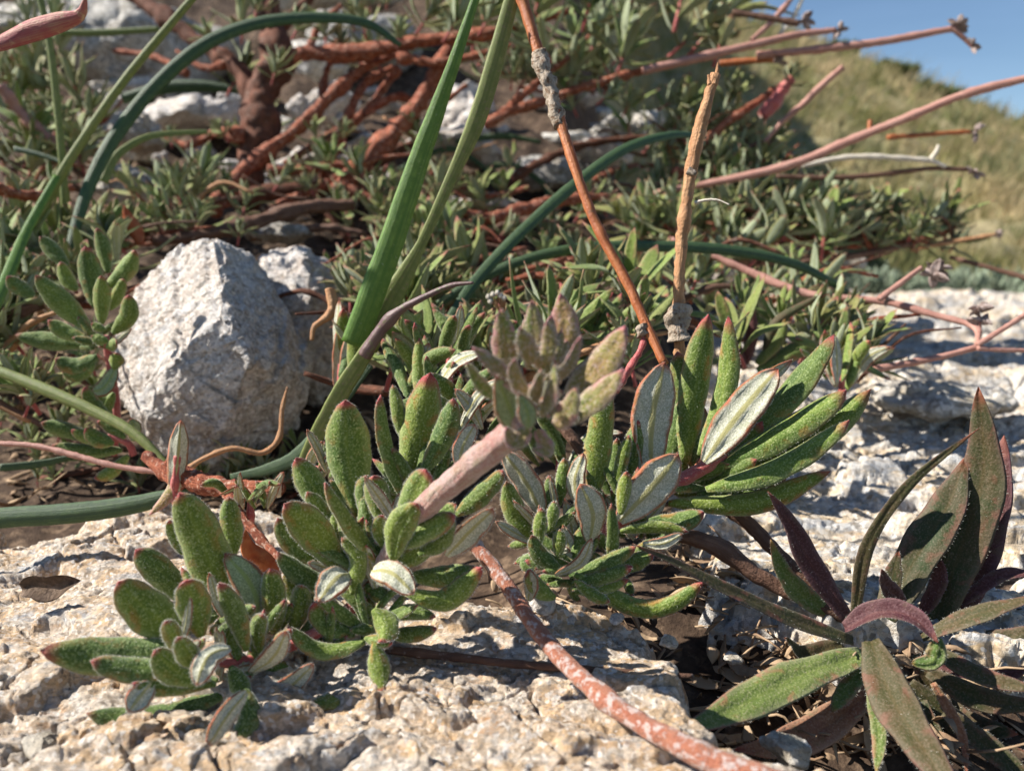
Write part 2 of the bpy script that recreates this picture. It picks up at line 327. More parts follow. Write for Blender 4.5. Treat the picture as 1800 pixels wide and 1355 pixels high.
def tube(mb, pts, rad, n=None, k=10, mi=0, rough=.06, cap=True, rr=rng, knots=0., freq=1.5, flat=1., nrm=None, ridge=0.):
    """pts list of Vector, rad list of radii at the same points"""
    n = n or max(8, len(pts)*6); C = catmull(pts, n)
    L_ = [0]; 
    for i in range(len(pts)-1): L_.append(L_[-1]+(pts[i+1]-pts[i]).length)
    tot = L_[-1]; V=[]; A=[]; F=[]
    up = nrm; seed = rr.uniform(0, 50); Ns = None; arc = 0
    allp = []; fr = []
    for i in range(n):
        t = (C[min(i+1,n-1)]-C[max(i-1,0)]).normalized()
        if Ns is None: Ns = (nrm - t*nrm.dot(t)).normalized() if nrm is not None else t.orthogonal().normalized()
        else:
            q = Ns - t*Ns.dot(t); Ns = q.normalized() if q.length > 1e-5 else t.orthogonal().normalized()
        B = t.cross(Ns); r = float(np.interp(tot*i/(n-1), L_, rad))
        if i: arc += (C[i]-C[i-1]).length
        fr.append((r, Ns, B, arc))
        for j in range(k):
            a = 2*math.pi*j/k
            o = Ns*math.cos(a)*flat + B*math.sin(a); allp.append(C[i]+o*r); V.append((C[i], o, r, a))
            A.append((arc*.1, .5+.5*math.cos(a), .5+.5*math.sin(a), i/(n-1)))
    ap = np.array([tuple(p) for p in allp]); rm = max(rad)
    nz_ = fbm(ap*freq/rm*.5+seed, 3)
    an = np.array([x[3] for x in V]); ar = np.repeat([f[3] for f in fr], k)
    rd = ridge*np.sin(an*9+2*np.sin(ar/rm*.15))
    kn = np.clip(perlin(np.stack([ar/rm*.22, ar*0+seed, ar*0], 1)), 0, 1)*knots
    out_ = [v[0]+v[1]*(v[2]*(1+rough*3*nz_[q]+rd[q]+kn[q]*2)) for q, v in enumerate(V)]
    for i in range(n-1):
        for j in range(k): a = i*k+j; b = i*k+(j+1)%k; F.append((a, b, b+k, a+k))
    if cap:
        F.append(tuple(range(k))[::-1]); F.append(tuple((n-1)*k+j for j in range(k)))
    mb.add(out_, F, mi, A)

def pxpath(lst, d0, d1=None):
    """lst [px,py,px,py...] with depth running from d0 to d1 (cm), or triples if d1 is None"""
    if d1 is None and isinstance(d0, (list, tuple)): return [P(lst[2*i], lst[2*i+1], d0[i]) for i in range(len(d0))]
    m = len(lst)//2; return [P(lst[2*i], lst[2*i+1], d0+((d1 if d1 is not None else d0)-d0)*i/(m-1)) for i in range(m)]
def rads(ws, d0, d1, m):
    return [cm(float(np.interp(i/(m-1), np.linspace(0, 1, len(ws)), ws)), d0+(d1-d0)*i/(m-1))/2 for i in range(m)]

def rockmesh(name, pts, mat, disp=.25, cuts=5, freq=.6, smooth_it=2, chip=.5, seed=0, sharp=True, chipsize=1.2):
    bm = bmesh.new()
    for p in pts: bm.verts.new(p)
    bmesh.ops.convex_hull(bm, input=bm.verts); 
    bmesh.ops.delete(bm, geom=[v for v in bm.verts if not v.link_faces], context='VERTS')
    bmesh.ops.triangulate(bm, faces=bm.faces)
    for c in range(cuts):
        big = [e for e in bm.edges if e.calc_length() > 0]
        bmesh.ops.subdivide_edges(bm, edges=big, cuts=1, use_grid_fill=True)
        if c < smooth_it: bmesh.ops.smooth_vert(bm, verts=bm.verts, factor=.32, use_axis_x=True, use_axis_y=True, use_axis_z=True)
    bm.normal_update()
    co = np.array([tuple(v.co) for v in bm.verts]); no = np.array([tuple(v.normal) for v in bm.verts])
    h = disp*(fbm(co*freq+seed, 5, .55))
    c1, e1 = chips(co[:,0]+co[:,2]*.4+.4*perlin(co*1.5)+seed, co[:,2]-co[:,1]*.8, chipsize, seed)
    c2, e2 = chips(co[:,0]*.8-co[:,2]*.5+.2*perlin(co*3), co[:,2]*.6+co[:,1]*.8+seed, chipsize*.35, seed+5)
    h += chip*c1*.28 + chip*c2*.3
    co = co + no*h[:,None]
    c0 = co.mean(0); base = np.array([c0[0], c0[1], co[:,2].min()])
    for v, q in zip(bm.verts, co-base): v.co = q
    me = bpy.data.meshes.new(name); bm.to_mesh(me); bm.free(); me.materials.append(mat)
    me.polygons.foreach_set('use_smooth', [True]*len(me.polygons))
    o = bpy.data.objects.new(name, me); COL.objects.link(o); o.location = base; return o

# ------------------------------------------------------------------ terrain
YL = np.array([0,20,26,33,44,55,80,120,200,420,1600.]); ZL = np.array([-2.2,-2.2,-1.4,.3,4.0,8.0,18,38,75,160,500.])
def terr(x, y):
    x = np.asarray(x, float); y = np.asarray(y, float); u = x/np.maximum(y, 4)
    zl = np.interp(y, YL, ZL)
    yy = np.maximum(y, 1); rz = .2258-.36*(u-.267)
    rz = np.where(u > .7, .11-.05*(u-.7), rz)
    slope = (8.1+1000*rz-1.5)/850.
    zr = np.interp(y, [0,14,16.3,18.2,21,45,104,150], [-2.7,-2.5,-1.6,-.55,-.7,-1.5,-1.4,1.5])
    zr = np.where(y > 150, 1.5+(np.minimum(y, 1000)-150)*slope - np.clip(y-1000, 0, 9e9)*.25, zr)
    b = np.where(y < 24, sstep(0, 1, (u+.06)/.14), sstep(0, 1, (u-.12+.07*sstep(45,75,y))/.12))
    z = zl*(1-b)+zr*b
    q = np.stack([x, y, y*0], -1).reshape(-1,3); amp = np.clip(y/40, .3, 6).ravel()
    nn = fbm(q*.09, 3).ravel()*amp*.8 + fbm(q*.45, 3).ravel()*.35*np.clip(y.ravel()/30, .6, 2)
    nn = nn*np.where((b.ravel() > .5) & (y.ravel() < 110) & (y.ravel() > 19), .3, 1.)
    nn = nn + np.where(y.ravel() > 150, fbm(q*.006, 3).ravel()*np.clip((y.ravel()-150)/50, 0, 14), 0)
    return z + nn.reshape(z.shape)
def hit(px, py, y0=10, y1=1100):
    dv = FW + RT*((px-900)/FPX) - UP*((py-677.5)/FPX)
    ys = np.exp(np.linspace(math.log(y0), math.log(y1), 260)); t = ys/dv.y
    z = CAMH+dv.z*t; g = terr(dv.x*t, ys); k = np.nonzero(z < g)[0]
    if len(k) == 0: return None
    i = k[0]; return Vector((dv.x*t[i], ys[i], g[i]))
def grid_obj(name, X, Y, Z, mat, kind='structure', keep=None, attr=None):
    nr, nc = X.shape; v = np.stack([X.ravel(), Y.ravel(), Z.ravel()], 1)
    idx = np.arange(nr*nc).reshape(nr, nc); f = np.stack([idx[:-1,:-1], idx[:-1,1:], idx[1:,1:], idx[1:,:-1]], -1).reshape(-1,4)
    if keep is not None:
        kf = keep.ravel()[f].any(1); f = f[kf]; used = np.unique(f); rm = np.full(nr*nc, -1); rm[used] = np.arange(len(used)); f = rm[f]; v = v[used]
    me = bpy.data.meshes.new(name); me.vertices.add(len(v)); me.vertices.foreach_set('co', v.ravel())
    me.loops.add(f.size); me.loops.foreach_set('vertex_index', f.ravel()); me.polygons.add(len(f))
    me.polygons.foreach_set('loop_start', np.arange(0, f.size, 4)); me.polygons.foreach_set('loop_total', np.full(len(f), 4))
    me.polygons.foreach_set('use_smooth', np.ones(len(f), bool)); me.update(calc_edges=True); me.validate(); me.materials.append(mat)
    o = bpy.data.objects.new(name, me); COL.objects.link(o); o['kind'] = kind; return o
def fan(y0, y1, nr, nc, ua, ub):
    ys = np.exp(np.linspace(math.log(y0), math.log(y1), nr)); us = np.linspace(ua, ub, nc)
    U, Y = np.meshgrid(us, ys); return U*np.maximum(Y, 12), Y

X, Y = fan(5, 150, 420, 420, -1.1, 1.1); Z = terr(X, Y)
g = grid_obj('ground', X, Y, Z, M['soil'])
X, Y = fan(146, 1700, 200, 260, -1.2, 1.5); Z = terr(X, Y) - (Y < 149)*.5
g = grid_obj('hillside', X, Y, Z, M['hill'])

def inpoly(px, py, poly):
    """signed distance in photo pixels, positive inside"""
    ins = np.zeros(px.shape, bool); dist = np.full(px.shape, 1e9); n = len(poly)
    for i in range(n):
        x1, y1 = poly[i]; x2, y2 = poly[(i+1)%n]
        c = ((y1 > py) != (y2 > py)) & (px < (x2-x1)*(py-y1)/((y2-y1) or 1e-9)+x1); ins ^= c
        L2 = (x2-x1)**2+(y2-y1)**2; t = np.clip(((px-x1)*(x2-x1)+(py-y1)*(y2-y1))/L2, 0, 1)
        dist = np.minimum(dist, np.hypot(px-(x1+t*(x2-x1)), py-(y1+t*(y2-y1))))
    return np.where(ins, dist, -dist)
def toworld(poly):
    r = []
    for px, py in poly:
        dv = FW + RT*((px-900)/FPX) - UP*((py-677.5)/FPX); t = -CAMH/dv.z; r.append((dv.x*t, dv.y*t))
    return r
FRONT = toworld([(-1500,880),(0,912),(280,893),(560,905),(700,985),(820,1035),(960,1048),(1060,1075),(1150,1112),(1230,1160),(1275,1215),(1270,1275),(1330,1305),(1440,1305),(1500,1340),(1560,1500),(1500,2600),(-1900,2600)])
RIGHT = toworld([(1235,1075),(1225,960),(1190,840),(1180,700),(1225,600),(1330,560),(1450,532),(1650,524),(2600,520),(3600,700),(2700,1110),(1800,1110),(1600,1090),(1450,1095),(1350,1060)])
def slab(name, poly, mat, nr, nc, y0, y1, ua, ub, top0, seed, csz, drop, edge=.7):
    X, Y = fan(y0, y1, nr, nc, ua, ub)
    q = np.stack([X.ravel(), Y.ravel(), X.ravel()*0+seed], 1)
    wx = fbm(q*.5, 3).reshape(X.shape)*.5; wy = fbm(q*.5+9, 3).reshape(X.shape)*.5
    sd_ = inpoly(X+wx, Y+wy, poly); dist = sd_ + .25*fbm(q*1.6, 3).reshape(X.shape)
    c1, e1 = chips((X+wx)*.75+Y*.12, (Y+wy)*1.35, csz, seed); c2, e2 = chips(X*.8+wy, Y*1.3+wx*.6, csz*.33, seed+3); c3, e3 = chips(X+wx, Y*1.2, csz*.12, seed+9)
    z = top0 + .55*fbm(q*.16, 3).reshape(X.shape) + .28*c1*(.35+.65*sstep(0,.10,e1)) + .10*fbm(q*1.1+5, 4).reshape(X.shape) + .13*c2*sstep(0,.12,e2) + .10*c3*sstep(0,.15,e3) - .30*np.exp(-(fbm(q*np.array([.35,.55,1])+3, 4).reshape(X.shape)/.022)**2)*sstep(-.1,.5,fbm(q*.25+8,2).reshape(X.shape)+.2) - .05*csz*sstep(.10, 0, e1) - .03*csz*sstep(.08,0,e2) + .05*fbm(q*4, 3).reshape(X.shape)
    z = z - drop*sstep(edge, -.5, dist)**1.3
    if name == 'rock_slab_beyond' or seed == 40:
        for (yy, amp, wd) in ((27, .5, .5), (33, .7, .6), (41, .9, .8), (50, .8, 1.0), (62, 1.1, 1.3), (80, 1.3, 1.6)):
            z = z + amp*sstep(-wd, wd, (Y-yy) + .06*X + 1.3*wx) - amp*.9*sstep(0, 9, (Y-yy))
    return grid_obj(name, X, Y, z, mat, keep=(dist > -1.2)), (X, Y, z)
so1, S1 = slab('rock_slab', FRONT, M['rock'], 620, 820, 6.5, 26, -1.05, .62, 0, 11, 1.5, 3.2)
so2, S2 = slab('rock_slab_beyond', RIGHT, M['rockr'], 600, 520, 15, 118, .05, 1.25, .1, 40, 2.2, 3.0, .5)
so2.name = 'rock_ledge'
def slabz(S, x, y):
    X, Y, Zz = S; i = int(np.clip(np.searchsorted(Y[:,0], y), 1, len(Y)-1)); row = X[i]; return float(np.interp(x, row, Zz[i]))
exec_after = []
# ------------------------------------------------------------------ hillside: grass, cushions, stones
def grass_field():
    r = np.random.RandomState(5); n = 70000
    y = np.exp(r.uniform(math.log(118), math.log(1120), n)); u = r.uniform(.12, .95, n); x = u*y
    z = terr(x, y); q = np.stack([x, y, y*0], 1)
    pt = fbm(q*np.array([.03,.018,1]), 3); pt2 = fbm(q*.02+40, 3); tuft = np.clip(fbm(q*.05+7, 3)*2+.45, .12, 1.7)
    ln = (2.2+y*.016)*r.uniform(.5, 1.3, n)*tuft; wd = .05+y*.0011
    az = r.normal(.35, .7, n); lean = r.uniform(.25, 1.0, n)
    dx = np.cos(az)*lean; dy = np.sin(az)*lean; sx = wd*r.uniform(.5, 1, n)
    b = np.stack([x, y, z-.2], 1); d = np.stack([dx, dy, np.ones(n)], 1); d /= np.linalg.norm(d, axis=1)[:,None]
    side = np.stack([np.ones(n), r.normal(0,.3,n), np.zeros(n)], 1)*sx[:,None]
    m_ = b + d*ln[:,None]*.55; t = b + d*ln[:,None] + np.stack([dx, dy, -lean*.5], 1)*ln[:,None]*.25
    V = np.stack([b-side, b+side, m_+side*.7, m_-side*.7, t], 1).reshape(-1,3)
    base = np.arange(n)*5; F = np.concatenate([np.stack([base, base+1, base+2], 1), np.stack([base, base+2, base+3], 1), np.stack([base+3, base+2, base+4], 1)])
    me = bpy.data.meshes.new('hill_grass'); me.vertices.add(len(V)); me.vertices.foreach_set('co', V.ravel())
    me.loops.add(F.size); me.loops.foreach_set('vertex_index', F.ravel()); me.polygons.add(len(F))
    me.polygons.foreach_set('loop_start', np.arange(0, F.size, 3)); me.polygons.foreach_set('loop_total', np.full(len(F), 3)); me.update(calc_edges=True)
    A = np.zeros((n, 5, 4)); A[:,:,0] = np.array([0,0,.6,.6,1]); A[:,:,1] = np.clip(pt2*2.2-.1, 0, 1)[:,None]; A[:,:,2] = np.clip(.5+pt*1.4+r.normal(0,.25,n), 0, 1)[:,None]; A[:,:,3] = 1
    at = me.attributes.new('lf', 'FLOAT_COLOR', 'POINT'); at.data.foreach_set('color', A.ravel()); me.materials.append(M['field'])
    o = bpy.data.objects.new('hill_grass', me); COL.objects.link(o); o['kind'] = 'stuff'
    tag(o, 'dry yellow green grass bending over the hillside under the blue sky', 'grass')
grass_field()

def cushion(px, py, d, w, h, mat, label, name='cushion_plant', lf=.5, n=900, seed=1, pos=None, cat='plant', group=None):
    r = random.Random(seed); c = pos or P(px, py, d); rx = cm(w, d)/2; rz = cm(h, d); mb = MB()
    for i in range(n):
        a = r.uniform(0, 6.283); e = math.asin(r.random()); k = (r.uniform(.55, 1.0) + .18*math.sin(3*a+seed)+.15*math.sin(5*a+2*e*3))
        dirv = Vector((math.cos(a)*math.cos(e), math.sin(a)*math.cos(e), math.sin(e)))
        p = c + Vector((dirv.x*rx*k, dirv.y*rx*k, dirv.z*rz*k)); dd = (dirv + Vector((r.gauss(0,.5), r.gauss(0,.5), .5+r.gauss(0,.4)))).normalized()
        l_ = lf*r.uniform(.6, 1.4); s = dd.orthogonal().normalized()*l_*.16; s.rotate(Matrix.Rotation(r.uniform(0,6), 3, dd))
        mb.add([p, p+dd*l_*.5+s, p+dd*l_, p+dd*l_*.5-s], [(0,1,2,3)], 0, [(0,0,r.random(),0)]*4)
    o = mb.build(name, [mat], None, c, False); return tag(o, label, cat, group)
M['hillbush'] = simple_mat('hill_bush_leaf', (.10,.13,.05), (.19,.20,.09), .2, .8, .2, .2)
for i, (px, py, w_, h_, lab) in enumerate([(1625, 170, 110, 20, 'dark green low bush on the hill crest against the sky'),
        (1560, 128, 80, 14, 'blue green bush on the crest of the hill, above the stem that crosses the sky'),
        (1470, 92, 60, 12, 'small bush at the upper left end of the hill crest'),
        (1435, 345, 120, 28, 'olive green bush low on the hillside between the dead twigs')]):
    p = hit(px, py+8) or P(px, py, 800); dd = (p-CAM).dot(FW)
    cushion(px, py, dd, w_, h_, M['hillbush'], lab, 'hill_bush', dd*.008, 1400, 20+i, p, 'bush')
p = hit(1535, 508, 20) ; 
cushion(1540, 515, 112, 170, 36, M['sage'], 'grey green cushion plant behind the pale rock ledge, left one', lf=1.7, seed=3, pos=P(1545, 528, 112))
cushion(1690, 520, 114, 240, 40, M['sage'], 'grey green cushion plant behind the pale rock ledge, beside the dead seed heads', lf=1.7, seed=4, pos=P(1720, 528, 114))
cushion(1440, 480, 60, 90, 36, M['sage'], 'small grey green cushion plant half hidden by the shrub leaves', lf=.8, seed=5, pos=P(1430, 490, 60))

def rock(px, py, w, h, d, mat, label, seed, name='stone', flat=.8, **kw):
    r = random.Random(seed); c = P(px, py, d); a, b = cm(w, d)/2, cm(h, d)/2; pts = []
    for i in range(16):
        v = Vector((r.gauss(0,1), r.gauss(0,1), r.gauss(0,1))).normalized(); k = r.uniform(.85, 1.12)
        pts.append(c + Vector((v.x*a, v.y*a*flat+a*.3, v.z*b))*k)
    s = max(a, b)
    o = rockmesh(name, pts, mat, disp=s*.09, cuts=kw.get('cuts', 4), freq=1.6/s, smooth_it=2, chip=.6, seed=seed, chipsize=s*.45)
    return tag(o, label, 'rock')
# white stone on the left, its faces picked off the photograph and set at their real depth
wr = [(375,423,29.0),(318,432,30.3),(262,478,30.4),(215,560,29.6),(202,640,29.2),(212,700,28.8),(262,775,28.3),(330,832,28.2),(400,836,28.6),
      (385,560,26.9),(390,505,27.5),(440,632,26.6),(300,640,27.2),(262,730,27.6),(420,690,27.0),(395,742,27.4),(470,620,28.0),(508,640,28.6),(540,700,29.6),(520,745,30),(455,812,29.4),
      (450,455,30.2),(500,540,30.2),(548,640,31.0),(430,440,33),(250,560,34),(520,600,34),(300,800,33),(480,780,33),(330,450,34)]
wo = rockmesh('white_stone', [P(a, b, c) for a, b, c in wr], M['whiterock'], disp=.10, cuts=6, freq=1.0, smooth_it=0, chip=.55, seed=4, chipsize=.9)
tag(wo, 'large angular white stone beside the green leaf shoots', 'stone')
wr2 = [(452,440,33),(520,428,33.5),(575,455,34),(612,520,34.4),(628,600,34.6),(600,680,34),(545,700,33),(500,600,31.6),(470,520,32),(560,520,32.4),(590,600,33),(500,450,38),(600,560,38),(480,690,35),(560,740,35)]
wo2 = rockmesh('white_stone', [P(a, b, c+.6) for a, b, c in wr2], M['whiterock'], disp=.3, cuts=5, freq=.7, smooth_it=2, chip=.5, seed=9, chipsize=1.6)
tag(wo2, 'rounder pale stone tucked behind the large angular white stone', 'stone')
for a in [
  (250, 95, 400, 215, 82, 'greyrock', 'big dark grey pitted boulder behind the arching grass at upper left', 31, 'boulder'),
  (60, 25, 250, 130, 86, 'creamrock', 'cream boulder at the very top left behind the pink leaf', 32, 'boulder'),
  (560, 0, 330, 110, 90, 'creamrock', 'pale boulder behind the shrub trunk at the top', 33, 'boulder'),
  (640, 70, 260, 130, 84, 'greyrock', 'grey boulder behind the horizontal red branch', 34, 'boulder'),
  (340, 200, 260, 90, 66, 'whiterock', 'flat white stone left of the shrub trunk under the dark boulder', 35, 'stone'),
  (210, 235, 170, 110, 58, 'creamrock', 'orange tinted stone left of the flat white stone', 36, 'stone'),
  (250, 330, 190, 90, 50, 'creamrock', 'sandy stone among small leaves behind the angular white stone', 37, 'stone'),
  (560, 190, 170, 80, 66, 'whiterock', 'white stone between the trunk and the leaning red branch', 38, 'stone'),
  (540, 110, 150, 110, 72, 'creamrock', 'pitted cream stone in the fork of the shrub', 39, 'stone'),
  (560, 300, 220, 90, 56, 'whiterock', 'bluish white stone behind the base of the red branches', 40, 'stone'),
  (810, 250, 260, 90, 60, 'whiterock', 'white stone behind the two upright grass blades', 41, 'stone'),
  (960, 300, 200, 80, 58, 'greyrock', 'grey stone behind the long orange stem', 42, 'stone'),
  (1110, 225, 190, 80, 62, 'creamrock', 'cream stone right of the long orange stem', 43, 'stone'),
  (1060, 265, 130, 70, 58, 'whiterock', 'small white stone in front of the cream stone', 44, 'stone'),
  (830, 365, 230, 50, 50, 'whiterock', 'low white stone above the orange root behind the grass', 45, 'stone'),
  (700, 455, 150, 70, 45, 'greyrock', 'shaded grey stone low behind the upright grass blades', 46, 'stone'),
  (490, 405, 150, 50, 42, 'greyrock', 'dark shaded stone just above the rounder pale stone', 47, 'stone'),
  (1390, 450, 90, 70, 52, 'whiterock', 'small white stone at the foot of the right shrub leaves', 48, 'stone'),
  (1255, 500, 150, 70, 48, 'whiterock', 'white stone behind the upright broken stem', 49, 'stone'),
  (1490, 465, 80, 40, 60, 'creamrock', 'little cream stone under the tip of the right shrub', 50, 'stone'),
  (1560, 222, 34, 26, 420, 'whiterock', 'small white stone on the grassy hillside', 51, 'stone'),
  (1585, 246, 50, 18, 400, 'whiterock', 'flatter white stone just below the small one on the hillside', 52, 'stone'),
  (1650, 705, 300, 70, 33, 'creamrock', 'ochre stone step lying on the pale rock ledge', 53, 'stone'),
  (960, 1085, 0, 0, 0, '', '', 0, '')]:
    if a[7]: rock(*a[:5], M[a[5]], a[6], a[7], a[8])

# rubble: small broken stones lying on the bank under the shrubs
rr_ = random.Random(77); protos = []
for k in range(6):
    r_ = random.Random(500+k); pts = [Vector((r_.gauss(0,1), r_.gauss(0,.8), r_.gauss(0,.6))).normalized()*r_.uniform(.8, 1.2) for _ in range(13)]
    protos.append(rockmesh('rubble_stone', pts, M[['whiterock','creamrock','whiterock'][k%3]], .10, 4, 1.3, 1, .5, 60+k, True, .5))
used = 0
for px0, py0, px1, py1, n in [(820,170,1260,350,34),(470,160,760,400,22),(160,170,440,330,16),(1200,440,1520,540,12)]:
    where = {820: 'behind the long orange stem', 470: 'between the trunk and the upright grass blades', 160: 'left of the shrub trunk', 1200: 'right of the broken tan stem'}[px0]
    for i in range(n):
        px, py = rr_.uniform(px0, px1), rr_.uniform(py0, py1); p = hit(px, py, 20, 200)
        if p is None or p.y > 130: continue
        if used < 6: o = protos[used]
        else: o = rr_.choice(protos).copy(); COL.objects.link(o)
        used += 1; s_ = rr_.uniform(.5, 1.5)*p.y/60*(1.6 if rr_.random() < .2 else 1); o.location = p-Vector((0,0,.3*s_)); o.rotation_euler = (rr_.uniform(-.4,.4), rr_.uniform(-.4,.4), rr_.uniform(0,6.28)); o.scale = (s_*rr_.uniform(1,1.5), s_, s_*rr_.uniform(.6,1))
        tag(o, 'small broken pale stone in the rubble '+where, 'stone', 'small broken stones '+where)
# ------------------------------------------------------------------ litter and pebbles
def litter(regs, n, seed, label, name):
    r = random.Random(seed); mb = MB(); loc = None
    for i in range(n):
        x0, y0, x1, y1 = r.choice(regs); px, py = r.uniform(x0, x1), r.uniform(y0, y1); p = hit(px, py, 8, 70)
        if p is None: continue
        p = p + Vector((0, 0, r.uniform(0, .55))); loc = loc or p
        a = r.uniform(0, 6.28); L_ = r.uniform(.3, 1.0); dv = Vector((math.cos(a), math.sin(a), r.gauss(0, .35)))*L_
        if r.random() < .3:
            tube(mb, [p, p+dv*.8+Vector((0,0,r.uniform(-.1,.2))), p+dv*1.6], [.03, .03, .02], 5, 5, 0, rr=r)
        else:
            leaf(mb, [p, p+dv*.5+Vector((0,0,r.uniform(-.15,.25))), p+dv], r.uniform(.07, .2), Vector((r.gauss(0,.6), r.gauss(0,.6), 1)), r.choice(['oval','lan']), r.uniform(-.8,.9), 0, .015, 6, 4, r.random(), 0, .02, r.uniform(-1.5, 1.5), top=0, und=0, rr=r)
    return tag(mb.build(name, [M['litter']], None, loc), label, 'leaf litter', None, 'stuff')
litter([(820,1040,1500,1290),(1250,1120,1800,1355),(1180,880,1330,1080)], 460, 3, 'brown dead leaves and bits of twig in the dark crevice between the slabs', 'leaf_litter')
litter([(0,640,320,900),(0,450,230,640),(380,830,640,930),(560,640,900,860)], 420, 4, 'brown dead leaves and twig scraps around the white stone', 'leaf_litter')
litter([(200,300,700,420),(500,380,1250,560),(0,250,300,450)], 420, 6, 'rusty dead leaves under the woody shrub', 'leaf_litter')
for i, (px, py, s, d, lab) in enumerate([(955,1065,60,17.6,'rounded brown pebble in the crevice behind the rust red stem'),(905,1045,34,17.8,'small white pebble beside the rust red stem'),
        (1000,1090,30,17.6,'tiny pale pebble at the lip of the dark crevice'),(1175,1130,42,17,'brown pebble deep in the dark crevice'),(1085,1090,34,17.4,'ochre pebble in the crevice under the leaves'),
        (1385,1335,110,14.6,'pale stone lying under the brick red leaf of the herb'),(1130,1180,26,16,'little cream pebble in the shade at the slab edge'),(1290,1160,40,17.4,'grey pebble in the deepest part of the crevice'),
        (340,985,0,0,''),(60,1330,90,13.6,'cream stone chip at the bottom left corner of the slab'),(1225,1290,0,0,'')]):
    if s: rock(px, py, s, s*.7, d, M['creamrock'] if i % 2 else M['whiterock'], lab, 70+i, 'pebble', 1.)

# ------------------------------------------------------------------ shrub tufts
def tuft_mesh(seed, nl, Lc, Wc, spread, under=.3):
    r = random.Random(seed); mb = MB(); H = Lc*.55
    tube(mb, [Vector((0,0,-.5)), Vector((0,0,H*.5)), Vector((0,0,H))], [.07,.06,.03], 5, 6, 2, rr=r)
    for i in range(nl):
        f = i/nl; z = H*f*.9; az = i*2.4+r.uniform(-.4,.4); el = R(10+spread*(f)**.8 + r.uniform(-10,10)); el = min(el, R(84))
        l_ = Lc*(.62+.5*math.sin(math.pi*min(1,.25+f*.75)))*r.uniform(.75,1.1)*(1-.35*f)
        o = Vector((math.cos(az)*math.cos(el), math.sin(az)*math.cos(el), math.sin(el))); b = Vector((0,0,z))
        up = Vector((-math.cos(az)*math.sin(el), -math.sin(az)*math.sin(el), math.cos(el)))
        bend = r.uniform(-.14, .22)*l_
        leaf(mb, [b, b+o*l_*.5+up*bend, b+o*l_], Wc*r.uniform(.65,1.), up, r.choice(['obl','obl','obl','lan']), r.uniform(.1,.5), r.uniform(-.1,.4), .05, 9, 6, r.random(), r.uniform(.2,1), .06, r.uniform(-.5,.5), 0, 0, 1, rr=r)
    me = mb.build('leafy_shoot', [M['shrub'], M['shrubunder'], M['redstem']]); d = me.data; bpy.data.objects.remove(me); return d
TUFT = [tuft_mesh(100+i, nl, Lc, Wc, sp) for i, (nl, Lc, Wc, sp) in enumerate([(13,2.1,.25,75),(15,1.8,.21,80),(11,2.3,.27,78),(16,1.6,.20,72),(12,2.5,.25,84),(14,2.0,.28,78),(18,1.5,.17,80),(9,2.6,.30,60),(20,1.3,.15,85),(12,2.2,.20,50),(8,1.7,.26,85),(15,2.4,.19,82)])]
def tuft(parent, pos, dirv, s, r):
    o = bpy.data.objects.new('leafy_shoot', r.choice(TUFT)); COL.objects.link(o); o.parent = parent
    o.location = pos-Vector(parent.location); q = dirv.normalized().to_track_quat('Z', 'Y'); q = q @ Matrix.Rotation(r.uniform(0, 6.28), 3, 'Z').to_quaternion()
    o.rotation_euler = q.to_euler(); o.scale = (s, s, s*r.uniform(.9, 1.15)); return o
def branch(parent, lst, ws, d0, d1=None, mat='bark', name='branch', **kw):
    pts = pxpath(lst, d0, d1); m = len(pts); ds = d0 if isinstance(d0, list) else [d0+((d1 or d0)-d0)*i/(m-1) for i in range(m)]
    rr_ = [cm(float(np.interp(i/(m-1), np.linspace(0,1,len(ws)), ws)), ds[i])/2 for i in range(m)]
    rr_ = [x*(.86 if mat in ('bark','barkdark') else 1) for x in rr_]; mb = MB(); kk = dict(n=max(14, m*11), k=14, rough=.13, knots=.45, ridge=.06); kk.update(kw); tube(mb, pts, rr_, **kk)
    return mb.build(name, [M[mat]], parent, None if parent else pts[0]), pts
def twigs(parent, posns, r, mat='bark', down=None):
    pass

# shrub with the forked trunk
A_ = thing('woody_shrub', 'gnarled woody shrub with a thick forked red brown trunk, at upper left', 'shrub', P(430, 350, 50))
branch(A_, [425,360, 440,300, 455,230, 462,160, 490,110, 478,50, 470,-20], [64,56,58,50,40,34], 50, 53, 'barkdark', 'trunk', k=18, rough=.16, ridge=.10)
branch(A_, [452,185, 425,130, 380,95, 330,60, 280,25, 220,-15], [40,34,30,26,22], 52, 56, 'barkdark')
branch(A_, [470,130, 530,95, 600,95, 660,88, 740,72, 830,66, 930,40, 1000,20], [36,26,27,25,20,12], 52, 50, 'bark')
branch(A_, [395,335, 460,275, 520,230, 580,170, 640,120, 700,95], [26,25,24,18,12], 49, 53, 'bark')
branch(A_, [565,335, 585,270, 612,205, 640,150, 690,120], [24,24,20,16,12], 50, 54, 'bark')
branch(A_, [590,340, 650,275, 700,225, 745,170, 775,110, 800,60], [34,40,36,26,16], 48, 53, 'bark', rough=.16)
branch(A_, [410,355, 500,335, 600,325, 690,270, 760,240], [36,30,26,22,12], 48, 52, 'barkdark')
branch(A_, [700,120, 640,200, 600,225, 500,290], [14,18,14], 56, 54, 'bark')
branch(A_, [480,60, 520,20, 560,-15], [22,18,14], 54, 55, 'barkdark')
branch(A_, [850,220, 900,195, 950,180, 1040,150, 1140,122, 1250,95, 1330,80], [16,20,18,15,13,9], 50, 49, 'bark')
branch(A_, [410,330, 385,350, 375,375], [30,40,20], 47, 46, 'bark', 'root', rough=.2)
branch(A_, [470,372, 500,355, 560,330, 630,300], [8,18,18,12], 46, 49, 'bark', rough=.15)
